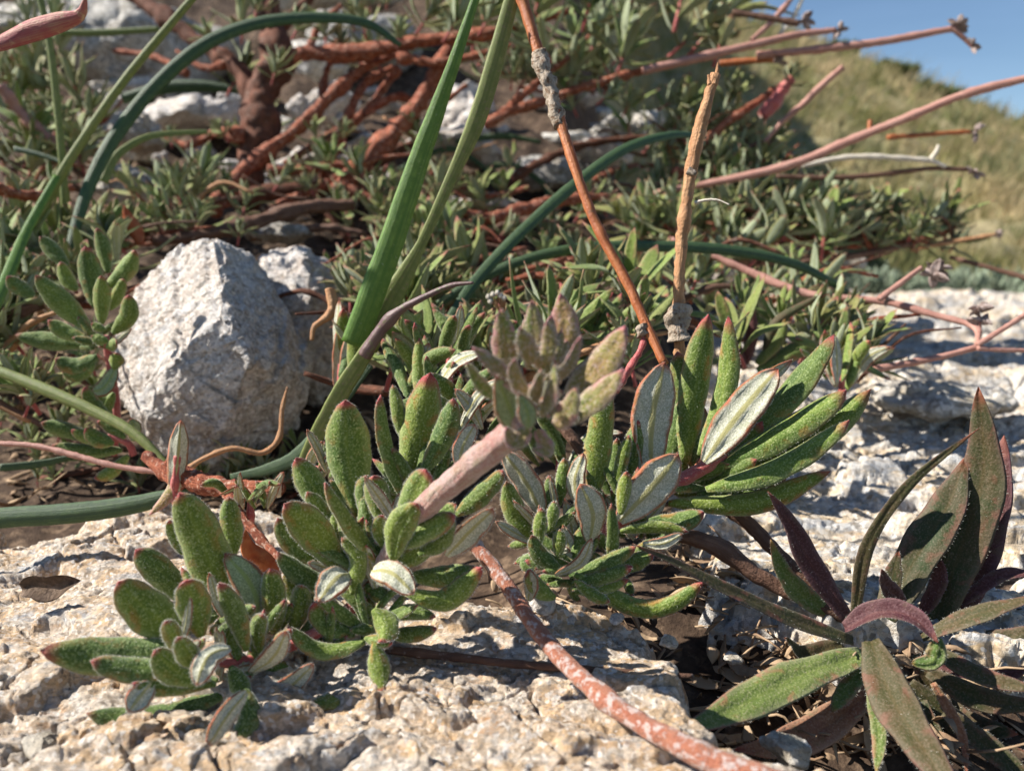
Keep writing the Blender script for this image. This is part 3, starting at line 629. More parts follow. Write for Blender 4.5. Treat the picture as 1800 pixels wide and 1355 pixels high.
for lst, ws_b, da, db in [([430,240,380,235,330,255,290,240],[22,16,9],50,52),([520,230,560,200,570,140,600,60],[18,15,9],51,54),([640,200,700,170,760,190,820,150],[16,13,8],52,54),([470,300,530,300,590,290,660,300],[20,17,10],49,50),
    ([700,100,760,110,830,100,900,80],[18,15,9],51,50),([540,95,560,50,600,10],[16,13,8],52,53),([880,200,940,150,1000,100,1040,60],[14,12,7],50,50),([400,110,360,120,310,90],[18,13,8],53,54),([600,330,660,350,740,345,830,330],[20,18,10],47,48),([330,130,270,100,200,90],[16,13,8],54,56),([760,300,800,330,860,345,930,330],[16,13,8],48,48)]:
    branch(A_, lst, ws_b, da, db, 'bark')
r = random.Random(11)
HA = [(395,215,70),(375,60,60),(425,35,75),(520,28,80),(572,40,80),(640,30,70),(700,45,70),(790,25,90),(850,20,80),(960,55,110),(1040,45,120),(1090,80,100),(1120,20,100),(1000,110,90),(860,110,100),(915,125,80),(1060,150,70),(1100,170,70),(480,120,50),(545,300,50),(600,60,60),(450,-10,90),(740,20,80),(900,60,90),(960,130,80),(1195,40,120),(1230,30,130),(1260,60,110),(1190,-10,120),(940,0,110),(1030,-10,120),(1010,170,70)]
for px, py, s in HA:
    d = r.uniform(46, 54); lean = Vector((r.gauss(.15,.35)+(.5 if px > 1050 else 0), r.gauss(-.1,.25), 1.0)); tuft(A_, P(px, py+s*.35, d), lean, s/100*1.35*r.uniform(.9,1.1), r)
for i in range(46):
    px = r.uniform(380, 1120); py = r.uniform(-20, 150) if px > 850 else r.uniform(-30, 120) if px > 500 else r.uniform(90,370)
    if px < 850 and r.random() < .4: py = r.uniform(250, 370)
    tuft(A_, P(px, py, r.uniform(50, 60)), Vector((r.gauss(.1,.5), r.gauss(0,.3), 1)), r.uniform(.7,1.25), r)

def mat_shrub(label, loc, n, regs, seed, s0, s1, leanx=0., branches=(), name='low_shrub', gnd=True):
    T_ = thing(name, label, 'shrub', loc, None); r = random.Random(seed)
    for b in branches: branch(T_, *b[:4], **(b[4] if len(b) > 4 else {}))
    for i in range(n):
        x0, y0, x1, y1, dA, dB = r.choice(regs); px = r.uniform(x0, x1); py = r.uniform(y0, y1); d = dA+(dB-dA)*(py-y0)/max(1, y1-y0)+r.uniform(-1.5,1.5)
        p = P(px, py, d)
        if gnd:
            h = hit(px, py, 12, 200)
            if h is not None and (h-CAM).dot(FW) < d+8: p = h+Vector((0,0,r.uniform(0,.8)))
        tuft(T_, p, Vector((r.gauss(leanx,.38), r.gauss(-.15,.3), 1)), r.uniform(s0, s1)*(.6 if r.random() < .2 else 1), r)
        if i % 2 == 0:
            mb = MB(); a = r.uniform(-.5, .5) + (0 if r.random() < .5 else math.pi); ln = r.uniform(1.5, 5); q = p + Vector((math.cos(a)*ln, math.sin(a)*ln*.5, r.uniform(-.2, 1.3)*s1)); mdl = (p+q)/2+Vector((0,r.gauss(0,.4),r.gauss(0,.5)))
            w_ = r.uniform(.05, .16)*(s0+.3); tube(mb, [p-Vector((0,0,.5)), mdl, q], [w_, w_*.8, w_*.4], 12, 7, 0, .12, knots=.5, rr=r); mb.build('twig', [M[r.choice(['bark','bark','brown','barkdark','tan','brown'])]], T_)
    return T_
B_ = mat_shrub('low leafy shrub mat between the white stones and the upright grass blades', P(800, 520, 36), 99,
    [(590,400,1240,470,46,40),(600,470,1240,560,40,30),(640,560,1150,660,30,25),(590,440,820,560,40,32)], 21, .8, 1.25, .05,
    [([800,400,860,385,930,365,1000,350,1070,345], [8,18,22,18,8], 44, 47, dict(mat='bark', rough=.15)), ([740,395,800,375,860,385], [16,20,20], 43, 44, dict(mat='bark')),
     ([620,360,540,365,470,385,400,405,270,425], [20,24,22,18], 44, 38, dict(mat='brown', rough=.15, ridge=.15)),
     ([850,520,900,500,960,470,1040,450], [24,18,14], 36, 42, dict(mat='bark'))])
C_ = mat_shrub('leafy shrub spreading to the right in front of the grassy hillside', P(1350, 430, 48), 99,
    [(1120,340,1330,410,52,48),(1300,370,1560,440,50,46),(1480,400,1690,440,49,47),(1150,390,1480,470,46,42),(1200,230,1370,330,54,50),(1250,340,1450,420,50,47)], 22, .95, 1.5, .5,
    [([1140,420,1230,400,1330,410,1450,430,1600,425,1680,400], [18,18,15,12,8], 46, 48, dict(mat='bark')), ([1150,380,1200,300,1260,230,1330,180,1375,150], [18,18,14,12], 50, 51, dict(mat='bark')),
     ([1290,460,1400,455,1500,450,1600,430], [16,14,9], 44, 47, dict(mat='brown'))], gnd=False)
tuft(C_, P(1385,150,50), Vector((.4,0,1)), .95, random.Random(3)); branch(C_, [1340,205, 1365,175, 1390,140], [18,22,20], 50, 50, 'redstem', 'red_stem')
D_ = mat_shrub('dark leafy shrub filling the left edge behind the grass stems', P(120, 400, 38), 90,
    [(0,170,160,300,52,46),(0,300,420,420,48,38),(0,420,210,520,38,32),(-40,520,60,700,32,28),(0,60,110,180,58,52)], 23, .85, 1.4, 0,
    [([0,150,30,190,80,240,140,290], [14,18,12], 44, 46, dict(mat='pinktwig')), ([-20,330,60,345,130,330], [22,20,12], 36, 38, dict(mat='bark')), ([-10,560,60,540,120,520], [24,20,14], 30, 32, dict(mat='brown'))])
F_ = mat_shrub('leafy mat in the gap between the white stone and the leaning red branches', P(450, 330, 46), 44,
    [(300,240,560,420,50,42),(560,230,800,400,52,44),(180,340,420,430,44,38),(640,300,900,420,50,44)], 27, .65, 1.05, 0, [([440,420,560,400,640,410],[12,12,8],42,42,dict(mat='brown'))])
G_ = mat_shrub('leafy shrub thicket behind the long orange stem', P(1200, 250, 56), 50,
    [(1080,230,1300,360,58,52),(1160,170,1300,300,54,50),(900,110,1090,160,60,58),(1000,340,1250,390,52,49)], 28, .8, 1.3, .3, [([880,330,960,280,1050,250,1180,240],[16,16,14,8],54,55,dict(mat='barkdark')),([1000,340,1080,300,1150,290],[12,12,8],53,53,dict(mat='bark'))])
H_ = mat_shrub('small leafy shrub in the shade at the lower left of the white stone', P(120, 790, 28), 34,
    [(-20,640,250,880,29,26),(330,850,560,900,24,22)], 29, .45, .75, 0, [([-20,700,60,740,140,780],[12,10,8],28,28,dict(mat='brown'))])
E_ = mat_shrub('dull leafy shrub seedlings between the broken stem and the pale ledge', P(1350, 590, 34), 26,
    [(1230,470,1420,560,42,36),(1300,560,1480,650,34,29),(1420,590,1520,650,33,30)], 24, .8, 1.1, .2, [])

# ------------------------------------------------------------------ foreground shoots
def lf(parent, face, wpx, d0, d1, path, roll=0., shape='obl', kind='top', red=None, hair=0, bulge=None, und=None, name='leaf', label=None, r=rng, **kw):
    m = len(path)//2; pts = pxpath(path, d0, d1); Lc = (pts[-1]-pts[0]).length; c = sum(pts, Vector())/m
    tc_ = (CAM-c).normalized(); 
    N = (tc_ + Vector((-.12,0,.42))).normalized() if face == 't' else (-tc_ + Vector((0,0,.1))).normalized()
    ax = (pts[-1]-pts[0]).normalized(); N = Matrix.Rotation(R(roll), 3, ax) @ N
    if m == 2: pts = [pts[0], (pts[0]+pts[1])/2 + N*Lc*(bulge if bulge is not None else r.uniform(.04,.12)), pts[1]]
    wpx *= .86
    k = dict(edge_top=(face == 't'), wav=.045, curl=r.uniform(.5,.8) if face == 't' else r.uniform(.05,.25), th=max(.05, cm(wpx, d0)*(.17 if face == 't' else .09)), n=18, m=10, rnd=r.random(), red=red if red is not None else r.uniform(.35, .9), hair=hair, groove=.10); k.update(kw)
    k['hair'] = int(k['hair']*1.5)
    mb = MB(); leaf(mb, pts, cm(wpx, (d0+d1)/2)/2, N, shape, rr=r, **k)
    o = mb.build(name, [M[kind], M[und or ('under' if kind.startswith('top') else kind)], M['hair']], parent)
    if label: o['label'] = label
    return o
def shoot(name, label, cat, px, py, d, leaves, stem=None, hair=260, kind='top', r=rng, group=None, **dk):
    t = thing(name, label, cat, P(px, py, d), group)
    for s in (stem or []):
        branch(t, s[0], s[1], s[2], s[3], s[4] if len(s) > 4 else 'redstem', 'stem', rough=.05, knots=.1)
    for L_ in leaves:
        kw = dict(dk, **(L_[5] if len(L_) > 5 else {}))
        kd = kw.pop('kind', kind)
        lf(t, L_[0], L_[1], L_[2], L_[3], L_[4], kind=kd, hair=kw.pop('hair', hair), r=r, **kw)
    return t
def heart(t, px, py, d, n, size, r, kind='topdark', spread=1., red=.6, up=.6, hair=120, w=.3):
    """small young leaves packed round the growing point"""
    for i in range(n):
        a = r.uniform(0, 6.283); l_ = size*r.uniform(.5, 1.1); dx = math.cos(a)*l_*spread; dy = math.sin(a)*l_*spread - l_*up; dz = r.uniform(-.6, .5)*cm(l_, d)
        bx, by = px+r.uniform(-.25,.25)*size, py+r.uniform(-.15,.3)*size
        lf(t, 't' if r.random() < .7 else 'u', size*w*r.uniform(.8,1.3), d+.15, d+.15+dz, [bx, by, bx+dx, by+dy], r.uniform(-40,40), kind=kind, hair=hair, r=r, red=red, n=12, m=8)

rA = random.Random(41)
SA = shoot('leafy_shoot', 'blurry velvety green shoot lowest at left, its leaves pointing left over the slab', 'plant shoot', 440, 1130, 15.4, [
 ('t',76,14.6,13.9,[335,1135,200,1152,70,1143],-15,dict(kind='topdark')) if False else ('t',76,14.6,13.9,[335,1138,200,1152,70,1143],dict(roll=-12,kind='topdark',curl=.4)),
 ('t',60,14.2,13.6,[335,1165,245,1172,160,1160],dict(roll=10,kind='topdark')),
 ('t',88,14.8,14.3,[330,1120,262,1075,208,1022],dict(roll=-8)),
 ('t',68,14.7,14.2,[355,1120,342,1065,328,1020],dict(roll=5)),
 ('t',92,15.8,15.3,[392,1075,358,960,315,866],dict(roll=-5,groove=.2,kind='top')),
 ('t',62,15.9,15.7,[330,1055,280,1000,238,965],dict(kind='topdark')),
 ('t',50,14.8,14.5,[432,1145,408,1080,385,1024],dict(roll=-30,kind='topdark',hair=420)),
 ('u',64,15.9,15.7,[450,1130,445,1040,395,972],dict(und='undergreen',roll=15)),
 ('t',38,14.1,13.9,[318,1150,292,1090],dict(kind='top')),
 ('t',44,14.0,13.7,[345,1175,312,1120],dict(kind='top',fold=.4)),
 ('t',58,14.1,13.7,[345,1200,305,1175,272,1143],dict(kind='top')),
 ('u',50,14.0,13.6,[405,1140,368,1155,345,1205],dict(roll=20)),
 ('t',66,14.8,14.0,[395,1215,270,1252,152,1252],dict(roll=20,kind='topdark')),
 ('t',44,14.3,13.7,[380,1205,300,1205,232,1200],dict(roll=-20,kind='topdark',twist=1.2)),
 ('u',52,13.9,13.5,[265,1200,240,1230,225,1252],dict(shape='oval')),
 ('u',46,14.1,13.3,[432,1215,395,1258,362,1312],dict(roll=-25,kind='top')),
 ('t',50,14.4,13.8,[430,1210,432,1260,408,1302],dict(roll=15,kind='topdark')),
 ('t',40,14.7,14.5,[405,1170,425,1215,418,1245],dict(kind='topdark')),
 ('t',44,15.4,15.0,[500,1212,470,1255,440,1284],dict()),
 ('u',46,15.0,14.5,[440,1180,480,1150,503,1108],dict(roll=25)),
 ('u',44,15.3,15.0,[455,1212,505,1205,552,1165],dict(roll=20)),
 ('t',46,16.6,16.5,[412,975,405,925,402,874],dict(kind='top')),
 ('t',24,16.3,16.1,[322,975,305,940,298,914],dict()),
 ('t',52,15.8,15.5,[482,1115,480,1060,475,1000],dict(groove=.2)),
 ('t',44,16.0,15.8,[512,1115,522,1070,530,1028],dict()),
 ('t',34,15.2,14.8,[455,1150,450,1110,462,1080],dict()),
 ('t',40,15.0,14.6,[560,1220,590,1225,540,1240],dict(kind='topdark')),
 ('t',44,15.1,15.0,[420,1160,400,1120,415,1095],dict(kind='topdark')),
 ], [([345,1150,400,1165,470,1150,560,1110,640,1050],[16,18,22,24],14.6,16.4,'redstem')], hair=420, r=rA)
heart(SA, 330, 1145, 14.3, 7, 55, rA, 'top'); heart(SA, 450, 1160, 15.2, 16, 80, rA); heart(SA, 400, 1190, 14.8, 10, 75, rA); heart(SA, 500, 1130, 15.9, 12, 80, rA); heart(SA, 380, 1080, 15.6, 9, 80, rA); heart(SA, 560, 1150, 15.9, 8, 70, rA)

rB = random.Random(42)
SB = shoot('leafy_shoot', 'sharp velvety green shoot in the middle foreground, its tallest leaf a broad upright oval', 'plant shoot', 660, 1080, 16.8, [
 ('t',92,16.9,16.5,[628,900,610,800,607,703],dict(roll=-5,curl=.45)),
 ('t',44,16.7,16.3,[715,880,688,790,670,694],dict(roll=50,red=1.)),
 ('t',76,17.0,16.8,[712,850,738,745,757,655],dict(roll=10,red=1.)),
 ('t',54,16.6,16.2,[742,830,775,760,798,700],dict(roll=-10,kind='topdark')),
 ('t',30,17.2,17.1,[712,780,690,676],dict()),
 ('t',52,16.4,16.1,[680,925,665,880,657,836],dict()),
 ('t',50,16.2,15.5,[682,1000,620,915,572,848],dict(roll=45,red=1.,hair=420)),
 ('t',76,16.3,15.7,[605,1000,552,930,500,886],dict(roll=0,hair=420)),
 ('t',58,16.9,16.8,[580,910,548,850,520,804],dict()),
 ('t',40,16.7,16.5,[600,955,568,905,540,864],dict()),
 ('t',44,16.5,16.3,[570,1000,515,955,488,910],dict(kind='topdark')),
 ('t',52,16.3,15.9,[608,1040,540,1005,487,970],dict(roll=20,kind='topdark')),
 ('t',38,15.9,15.8,[618,1045,628,985,600,945],dict(roll=-10)),
 ('u',62,16.0,15.5,[612,1010,590,1020,560,1058],dict(roll=20,shape='oval')),
 ('u',60,15.7,15.3,[655,1005,690,1010,728,1045],dict(roll=-20,shape='oval')),
 ('t',46,16.0,15.8,[718,1012,780,1012,840,1000],dict(roll=10,kind='topdark')),
 ('t',48,15.9,15.6,[712,1042,780,1055,848,996],dict(roll=15,red=1.)),
 ('t',76,15.0,14.7,[715,945,725,885,748,825],dict(fold=.4,roll=-10)), ('t',60,14.8,14.5,[690,985,700,930,735,885],dict(fold=.3,roll=15)), ('t',52,14.9,14.6,[700,960,745,930,800,905],dict(fold=.2)), ('t',44,15.2,15.0,[735,975,770,950,790,900],dict(kind='topdark')), ('u',40,16.5,16.4,[805,820,815,780,835,745],dict()), ('t',40,15.0,14.8,[690,950,715,925,760,900],dict()),
 ('t',46,15.8,15.5,[722,940,760,915,802,886],dict(fold=.3)),
 ('t',46,15.8,15.6,[690,995,728,975,768,932],dict(roll=20,fold=.3)),
 ('u',52,15.6,15.1,[785,975,825,930,868,892],dict(roll=20,hair=520,fold=-.4)),
 ('t',46,15.7,15.3,[642,1125,570,1138,506,1100],dict(roll=25,red=1.)),
 ('t',46,15.9,15.7,[625,1115,570,1090,552,1058],dict(kind='topdark')),
 ('t',54,15.6,15.2,[655,1070,672,1100,668,1128],dict(kind='top',roll=20,fold=-.4)),
 ('t',34,15.9,15.8,[665,1088,720,1072,766,1084],dict(kind='topdark')),('t',34,16.0,15.9,[670,1112,720,1112,768,1104],dict(kind='topdark')),
 ('t',44,15.3,15.0,[658,1130,665,1170,672,1216],dict(red=1.)),
 ('t',28,15.5,15.3,[640,1120,690,1130],dict(kind='top')),
 ('t',34,15.9,15.8,[672,960,668,925,673,905],dict(kind='top',fold=.4)),
 ('t',46,16.4,16.3,[800,905,845,865,885,826],dict(kind='topdark')),
 ('t',40,16.6,16.6,[640,905,640,860,645,835],dict(kind='topdark')),
 ('t',40,16.3,16.3,[560,1060,520,1040,505,1000],dict(kind='topdark')),
 ], [([660,1140,650,1080,665,1000,690,940],[16,18,18,18],16.5,16.4,'grassolive')], hair=300, r=rB)
heart(SB, 665, 1010, 16.1, 20, 95, rB); heart(SB, 660, 1095, 15.9, 14, 85, rB); heart(SB, 700, 945, 16.0, 12, 75, rB, 'top'); heart(SB, 600, 1010, 16.4, 12, 90, rB, 'top'); heart(SB, 740, 880, 16.6, 10, 90, rB); heart(SB, 640, 900, 17.0, 8, 90, rB)

rC = random.Random(43)
SC = shoot('budding_shoot', 'out of focus budding shoot on a thick pink downy stalk, raised above the other shoots', 'plant shoot', 700, 960, 16, [
 ('u',62,12.7,11.9,[915,760,890,705,872,660],dict(roll=10,und='undergreen')),
 ('t',28,12.5,12.0,[870,700,845,675,820,636],dict()),
 ('t',56,12.9,12.7,[892,650,888,600,880,543],dict(red=1.)),
 ('t',54,12.9,12.8,[935,650,938,590,935,528],dict(red=1.)),
 ('t',64,13.0,13.0,[982,650,992,580,985,515],dict(red=1.)),
 ('t',76,12.9,12.7,[1000,700,1058,640,1100,572],dict(red=1.)),
 ('t',58,12.6,12.3,[985,740,1045,700,1098,648],dict(red=1.)),
 ('t',48,12.3,11.9,[975,750,1000,718,1012,682],dict(red=1.)),
 ('t',36,12.1,11.9,[915,690,880,650,830,610],dict(red=1.)),
 ('t',36,11.9,11.6,[938,720,945,690,952,650],dict(roll=60)),
 ('t',34,11.9,11.5,[950,730,968,690,975,640],dict(roll=-30)),
 ('t',34,11.9,11.7,[925,700,905,660,905,630],dict()),
 ('t',30,12.1,12.0,[960,670,1000,645,1022,590],dict(roll=40)),
 ('t',40,12.2,12.0,[935,640,925,610,915,575],dict()),
 ('t',34,12.2,12.1,[960,640,965,600,960,565],dict()),
 ('u',40,11.9,11.6,[930,750,925,715,912,690],dict(und='undergreen')),
 ('t',40,12.3,12.2,[930,755,905,775,890,750],dict(red=1.)), ('t',34,12.4,12.3,[945,755,960,790,935,790],dict(red=1.)),
 ], [([672,990,705,940,742,895,788,852,840,810,898,762,925,735],[26,34,44,44,44,46,54,40],16.1,12.4,'pinkstalk')], hair=90, kind='topwarm', r=rC, shape='lan', curl=.3, fold=.1, wav=.07)
heart(SC, 950, 705, 12.3, 20, 62, rC, 'topwarm', spread=.6, red=1., up=.5, hair=60, w=.36)
heart(SC, 965, 640, 12.7, 12, 62, rC, 'topwarm', spread=.5, red=1., up=.8, hair=60, w=.42)

rD = random.Random(44)
SD = shoot('leafy_shoot', 'velvety shoot right of the pink stalk, showing broad white leaf undersides', 'plant shoot', 1150, 900, 19.5, [
 ('u',86,18.9,18.7,[1142,835,1145,730,1168,636],dict(roll=12)),
 ('t',58,19.4,19.3,[1208,775,1200,690,1190,618],dict(roll=-10,kind='topdark')),
 ('t',64,19.2,19.0,[1205,815,1222,690,1246,552],dict(roll=25,red=1.)),
 ('t',48,19.0,18.8,[1228,800,1272,680,1280,556],dict(roll=-15)),
 ('u',78,18.5,18.1,[1238,812,1295,735,1368,648],dict(roll=-12)),
 ('u',42,18.9,18.7,[1245,790,1320,690,1392,632],dict(roll=35)),
 ('t',66,19.3,19.0,[1290,790,1390,680,1466,588],dict(roll=-20,kind='topdark')),
 ('t',70,18.9,18.6,[1270,815,1390,745,1488,684],dict(roll=-15)),
 ('t',64,19.1,18.9,[1280,835,1420,775,1531,684],dict(roll=0)),
 ('t',58,18.5,18.1,[1240,858,1370,815,1493,738],dict(roll=-15)),
 ('t',48,18.7,18.2,[1175,885,1330,885,1460,828],dict(roll=25,red=1.)),
 ('t',40,19.0,18.8,[1225,868,1310,862,1385,836],dict(kind='topdark')),
 ('u',84,18.2,17.9,[1088,915,1140,860,1193,798],dict(roll=8)),
 ('t',58,18.6,18.4,[1042,880,1055,770,1068,678],dict(roll=15,red=1.)),
 ('u',42,18.5,18.3,[1030,900,1012,850,1026,796],dict(roll=-20)),
 ('u',62,18.1,17.8,[1035,950,1040,900,1020,850],dict(roll=12)),
 ('t',28,18.6,18.5,[1080,870,1092,810,1106,764],dict()),
 ('t',44,18.8,18.7,[1092,860,1108,800,1122,738],dict(kind='topdark')),
 ('t',30,18.0,17.9,[1090,905,1094,870,1102,828],dict()),
 ('u',58,18.5,18.2,[955,905,925,845,885,792],dict(roll=-15)),
 ('t',46,18.3,18.1,[938,955,905,905,890,846],dict(roll=-10)),
 ('t',28,18.5,18.4,[982,890,992,805],dict()), ('t',28,18.4,18.4,[970,910,965,835],dict(kind='topdark')),
 ('t',28,17.9,17.8,[944,962,952,892],dict()), ('t',28,17.9,17.8,[980,980,985,930],dict()),
 ('t',24,18.0,17.9,[968,930,975,880],dict()),
 ('t',36,17.8,17.5,[1000,1012,1060,990,1118,960],dict(kind='topdark')), ('t',34,17.6,17.4,[1005,1025,1060,1010,1112,995],dict(kind='topdark')),
 ('u',28,17.8,17.5,[975,1010,1020,985,1040,945],dict(roll=30)), ('t',30,17.6,17.5,[1010,1040,1060,1030,1105,1018],dict()),
 ('t',42,17.6,17.2,[1010,1010,1110,1068,1180,1065,1238,1022],dict(roll=30,red=1.)),
 ('t',26,17.4,17.2,[1010,1020,1045,1045,1072,1058],dict()),
 ('t',46,17.3,17.0,[978,1050,955,1030,928,1002],dict(roll=25)), ('u',34,17.2,17.0,[930,1055,935,1025,932,1000],dict(roll=-30)),
 ('t',46,18.3,18.1,[1140,915,1190,915,1238,900],dict(kind='topdark')),
 ('t',30,18.1,17.9,[1090,935,1150,930,1210,935],dict(roll=50)), ('u',26,18.0,17.9,[1130,955,1165,955,1200,938],dict()),
 ('t',28,17.9,17.8,[940,970,925,990,945,1000],dict(kind='topdark')), ('t',34,17.8,17.7,[985,1000,950,975,935,940],dict(kind='topdark')),
 ('t',50,19.4,19.2,[1150,860,1180,780,1200,700],dict(kind='topdark')), ('t',50,19.3,19.1,[1215,850,1290,800,1340,740],dict(kind='topdark')),
 ('t',34,19.2,19.1,[1070,880,1080,820,1085,770],dict(kind='topdark')),('t',40,18.0,17.9,[1060,1000,1110,985,1150,975],dict(kind='topdark')),
 ], [([980,1010,1040,950,1110,900,1170,860,1240,820,1275,800],[18,24,26,26,24,14],18.3,19.1,'redstem')], hair=260, r=rD)
heart(SD, 1010, 1000, 17.9, 20, 90, rD, w=.26); heart(SD, 1090, 900, 18.8, 16, 90, rD, w=.26); heart(SD, 1220, 840, 19.1, 14, 100, rD); heart(SD, 960, 950, 18.2, 14, 75, rD, w=.26); heart(SD, 1080, 1000, 18.0, 10, 80, rD); heart(SD, 1130, 930, 18.6, 10, 90, rD)

rF = random.Random(45)
SF = shoot('leafy_shoot', 'grey green leafy shoot against the left side of the angular white stone', 'plant shoot', 200, 640, 26.5, [
 ('t',48,26.3,25.8,[158,578,110,530,62,484],dict(hair=120)), ('t',46,26.6,26.4,[168,540,158,480,150,432],dict(kind='topdark')), ('t',40,26.4,26.2,[185,505,215,475,238,440],dict()),
 ('t',40,26.2,25.9,[150,605,90,595,26,588],dict(kind='topdark')), ('t',34,26.0,25.8,[150,592,115,580,84,562],dict()), ('t',34,26.2,26.0,[178,570,178,525,178,484],dict()),
 ('t',30,26.4,26.3,[192,545,205,515,217,490],dict()), ('t',38,25.8,25.4,[198,588,225,560,226,518],dict(roll=20)), ('t',38,25.8,25.5,[170,625,130,640,96,630],dict(kind='topdark')),
 ('t',28,25.8,25.7,[165,638,135,658,108,652],dict()), ('t',30,26.6,26.5,[135,510,118,490,106,460],dict()), ('u',34,26.0,25.8,[205,645,185,680,160,690],dict(roll=20,und='undergreen')),
 ('t',20,25.7,25.6,[185,580,160,568],dict()), ('t',26,25.6,25.5,[190,600,160,590],dict()), ('t',28,25.6,25.5,[185,610,205,600],dict()), ('t',30,25.9,25.8,[200,650,205,620],dict()),
 ('t',32,26.9,26.8,[120,470,85,430,70,415],dict(kind='topdark')), ('t',34,27,26.8,[60,520,30,500,12,485],dict(kind='topdark')), ('t',30,26.9,26.8,[190,480,180,430,170,400],dict(kind='topdark')),
 ('t',30,26.2,26.1,[190,700,165,690,150,678],dict(kind='topdark')), ('t',26,26.2,26.1,[200,690,185,720,195,745],dict()),
 ], [([200,800,205,720,195,650,185,590],[12,14,14,12],27,25.8,'redstem')], hair=90, r=rF)
heart(SF, 180, 600, 26.0, 8, 60, rF)
SG = shoot('leafy_shoot', 'small dark leafy shoot under the slanting red green stem left of the white stone', 'plant shoot', 230, 790, 25.5, [
 ('t',36,25.2,24.7,[160,768,115,752,72,742],dict(kind='topdark')), ('t',32,25.2,24.8,[215,790,150,790,90,782],dict(kind='topdark')), ('t',28,25.1,24.9,[180,780,150,765,125,755],dict()),
 ('t',34,25.0,24.8,[200,780,170,770,150,752],dict(fold=.3)), ('t',30,25.3,25.0,[195,735,165,710,148,680],dict(kind='topdark')), ('t',30,25.2,25.0,[225,800,190,830,165,840],dict()),
 ('u',30,25.0,24.8,[235,775,235,750,230,735],dict(und='undergreen')), ('t',26,25.2,25.1,[220,770,190,745,170,740],dict(kind='topdark')),
 ], [([235,800,225,780,190,765],[14,12,8],25.4,25.2,'redstem')], hair=80, r=rF)
rH = random.Random(46)
def upright(label, px, py, d, n, hgt, r, spread=.5, w=.26, kinds=('top','topdark','topdark')):
    t = thing('leafy_shoot', label, 'plant shoot', P(px, py, d))
    for i in range(n):
        a = r.uniform(-1.1, 1.1)*spread*1.3; l_ = hgt*r.uniform(.65, 1.1); bx = px+r.uniform(-.25,.25)*hgt*spread*2; by = py-r.uniform(0,.3)*hgt
        lf(t, 't' if r.random() < .75 else 'u', hgt*w*r.uniform(.8,1.2), d+r.uniform(-.8,.8), d+r.uniform(-1.4,.6), [bx, by, bx+math.sin(a)*l_*.45, by-l_*.5, bx+math.sin(a)*l_, by-math.cos(a)*l_], r.uniform(-50,50), kind=r.choice(kinds), hair=70, r=r, n=14, m=8)
    branch(t, [px, py+20, px, py-hgt*.4], [14, 9], d, d, 'redstem', 'stem', rough=.05); return t
upright('pair of upright leaves and their shoot just right of the pale grass sheath', 790, 660, 22.5, 9, 120, rH, .45)
upright('leafy shoot at the right edge of the angular white stone', 600, 690, 24, 7, 125, rH, .3)
upright('leafy shoot behind the tall broad oval leaf', 740, 720, 21.5, 12, 120, rH, .6)
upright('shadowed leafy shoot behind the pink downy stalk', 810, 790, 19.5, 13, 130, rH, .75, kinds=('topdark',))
upright('small upright leafy shoot left of the budding shoot head', 850, 660, 26, 9, 110, rH, .6)
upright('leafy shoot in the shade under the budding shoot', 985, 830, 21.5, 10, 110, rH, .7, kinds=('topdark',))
upright('leafy shoot behind the budding shoot, below the long orange stem', 1050, 640, 27, 12, 120, rH, .8)
upright('small green leafy shoot between the white leaf undersides and the pale ledge', 1480, 690, 27, 8, 95, rH, .6, kinds=('top',))
upright('short leafy shoot poking up behind the woody stub', 440, 900, 19.5, 9, 70, rH, .9)
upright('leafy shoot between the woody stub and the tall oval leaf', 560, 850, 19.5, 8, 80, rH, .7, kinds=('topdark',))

# ------------------------------------------------------------------ purple green herb on the right
rE = random.Random(47)
HE = thing('purple_herb', 'purple and green herb with long pointed leaves at lower right', 'plant', P(1560, 1180, 18))
def hl(kind, w_0, d0, d1, path, face='t', **kw): 
    w_ = w_0*.86; kk = dict(shape='lan', curl=kw.pop('curl', .25), fold=kw.pop('fold', .22), th=.04, n=24, m=10, groove=.09, wav=.06, hair=110); kk.update(kw)
    return lf(HE, face, w_, d0, d1, path, kind=kind, r=rE, **kk)
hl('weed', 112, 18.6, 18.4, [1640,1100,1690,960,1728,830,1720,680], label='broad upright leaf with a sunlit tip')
hl('weedpurple', 88, 18.9, 19.2, [1680,1090,1725,960,1752,870,1765,765])
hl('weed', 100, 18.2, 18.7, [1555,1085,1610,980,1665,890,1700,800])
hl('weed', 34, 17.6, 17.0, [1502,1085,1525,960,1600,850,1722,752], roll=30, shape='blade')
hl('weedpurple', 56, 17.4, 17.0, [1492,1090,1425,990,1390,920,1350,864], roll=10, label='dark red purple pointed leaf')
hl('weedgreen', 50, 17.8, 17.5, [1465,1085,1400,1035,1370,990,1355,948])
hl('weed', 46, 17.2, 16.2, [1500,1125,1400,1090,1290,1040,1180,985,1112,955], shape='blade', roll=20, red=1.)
hl('weedpurple', 58, 16.9, 15.9, [1485,1105,1545,1075,1605,1085,1650,1130], roll=-15, curl=-.3, label='arching purple leaf in the heart of the herb')
hl('weedgreen', 46, 16.1, 16.3, [1650,1120,1640,1160,1602,1165], face='u', shape='oval')
hl('weedgreen', 100, 17.0, 14.6, [1520,1148,1400,1190,1290,1245,1185,1290], roll=5, red=1., label='green leaf with red margins lying towards the rust red stem')
hl('weedred', 84, 16.9, 15.0, [1545,1200,1450,1275,1370,1310,1290,1318], roll=-5, label='brick red leaf under the green one')
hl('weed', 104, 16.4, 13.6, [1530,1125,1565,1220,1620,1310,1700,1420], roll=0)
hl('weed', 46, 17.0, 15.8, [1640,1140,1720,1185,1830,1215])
hl('weed', 56, 17.2, 16.0, [1630,1180,1730,1230,1850,1240], roll=20)
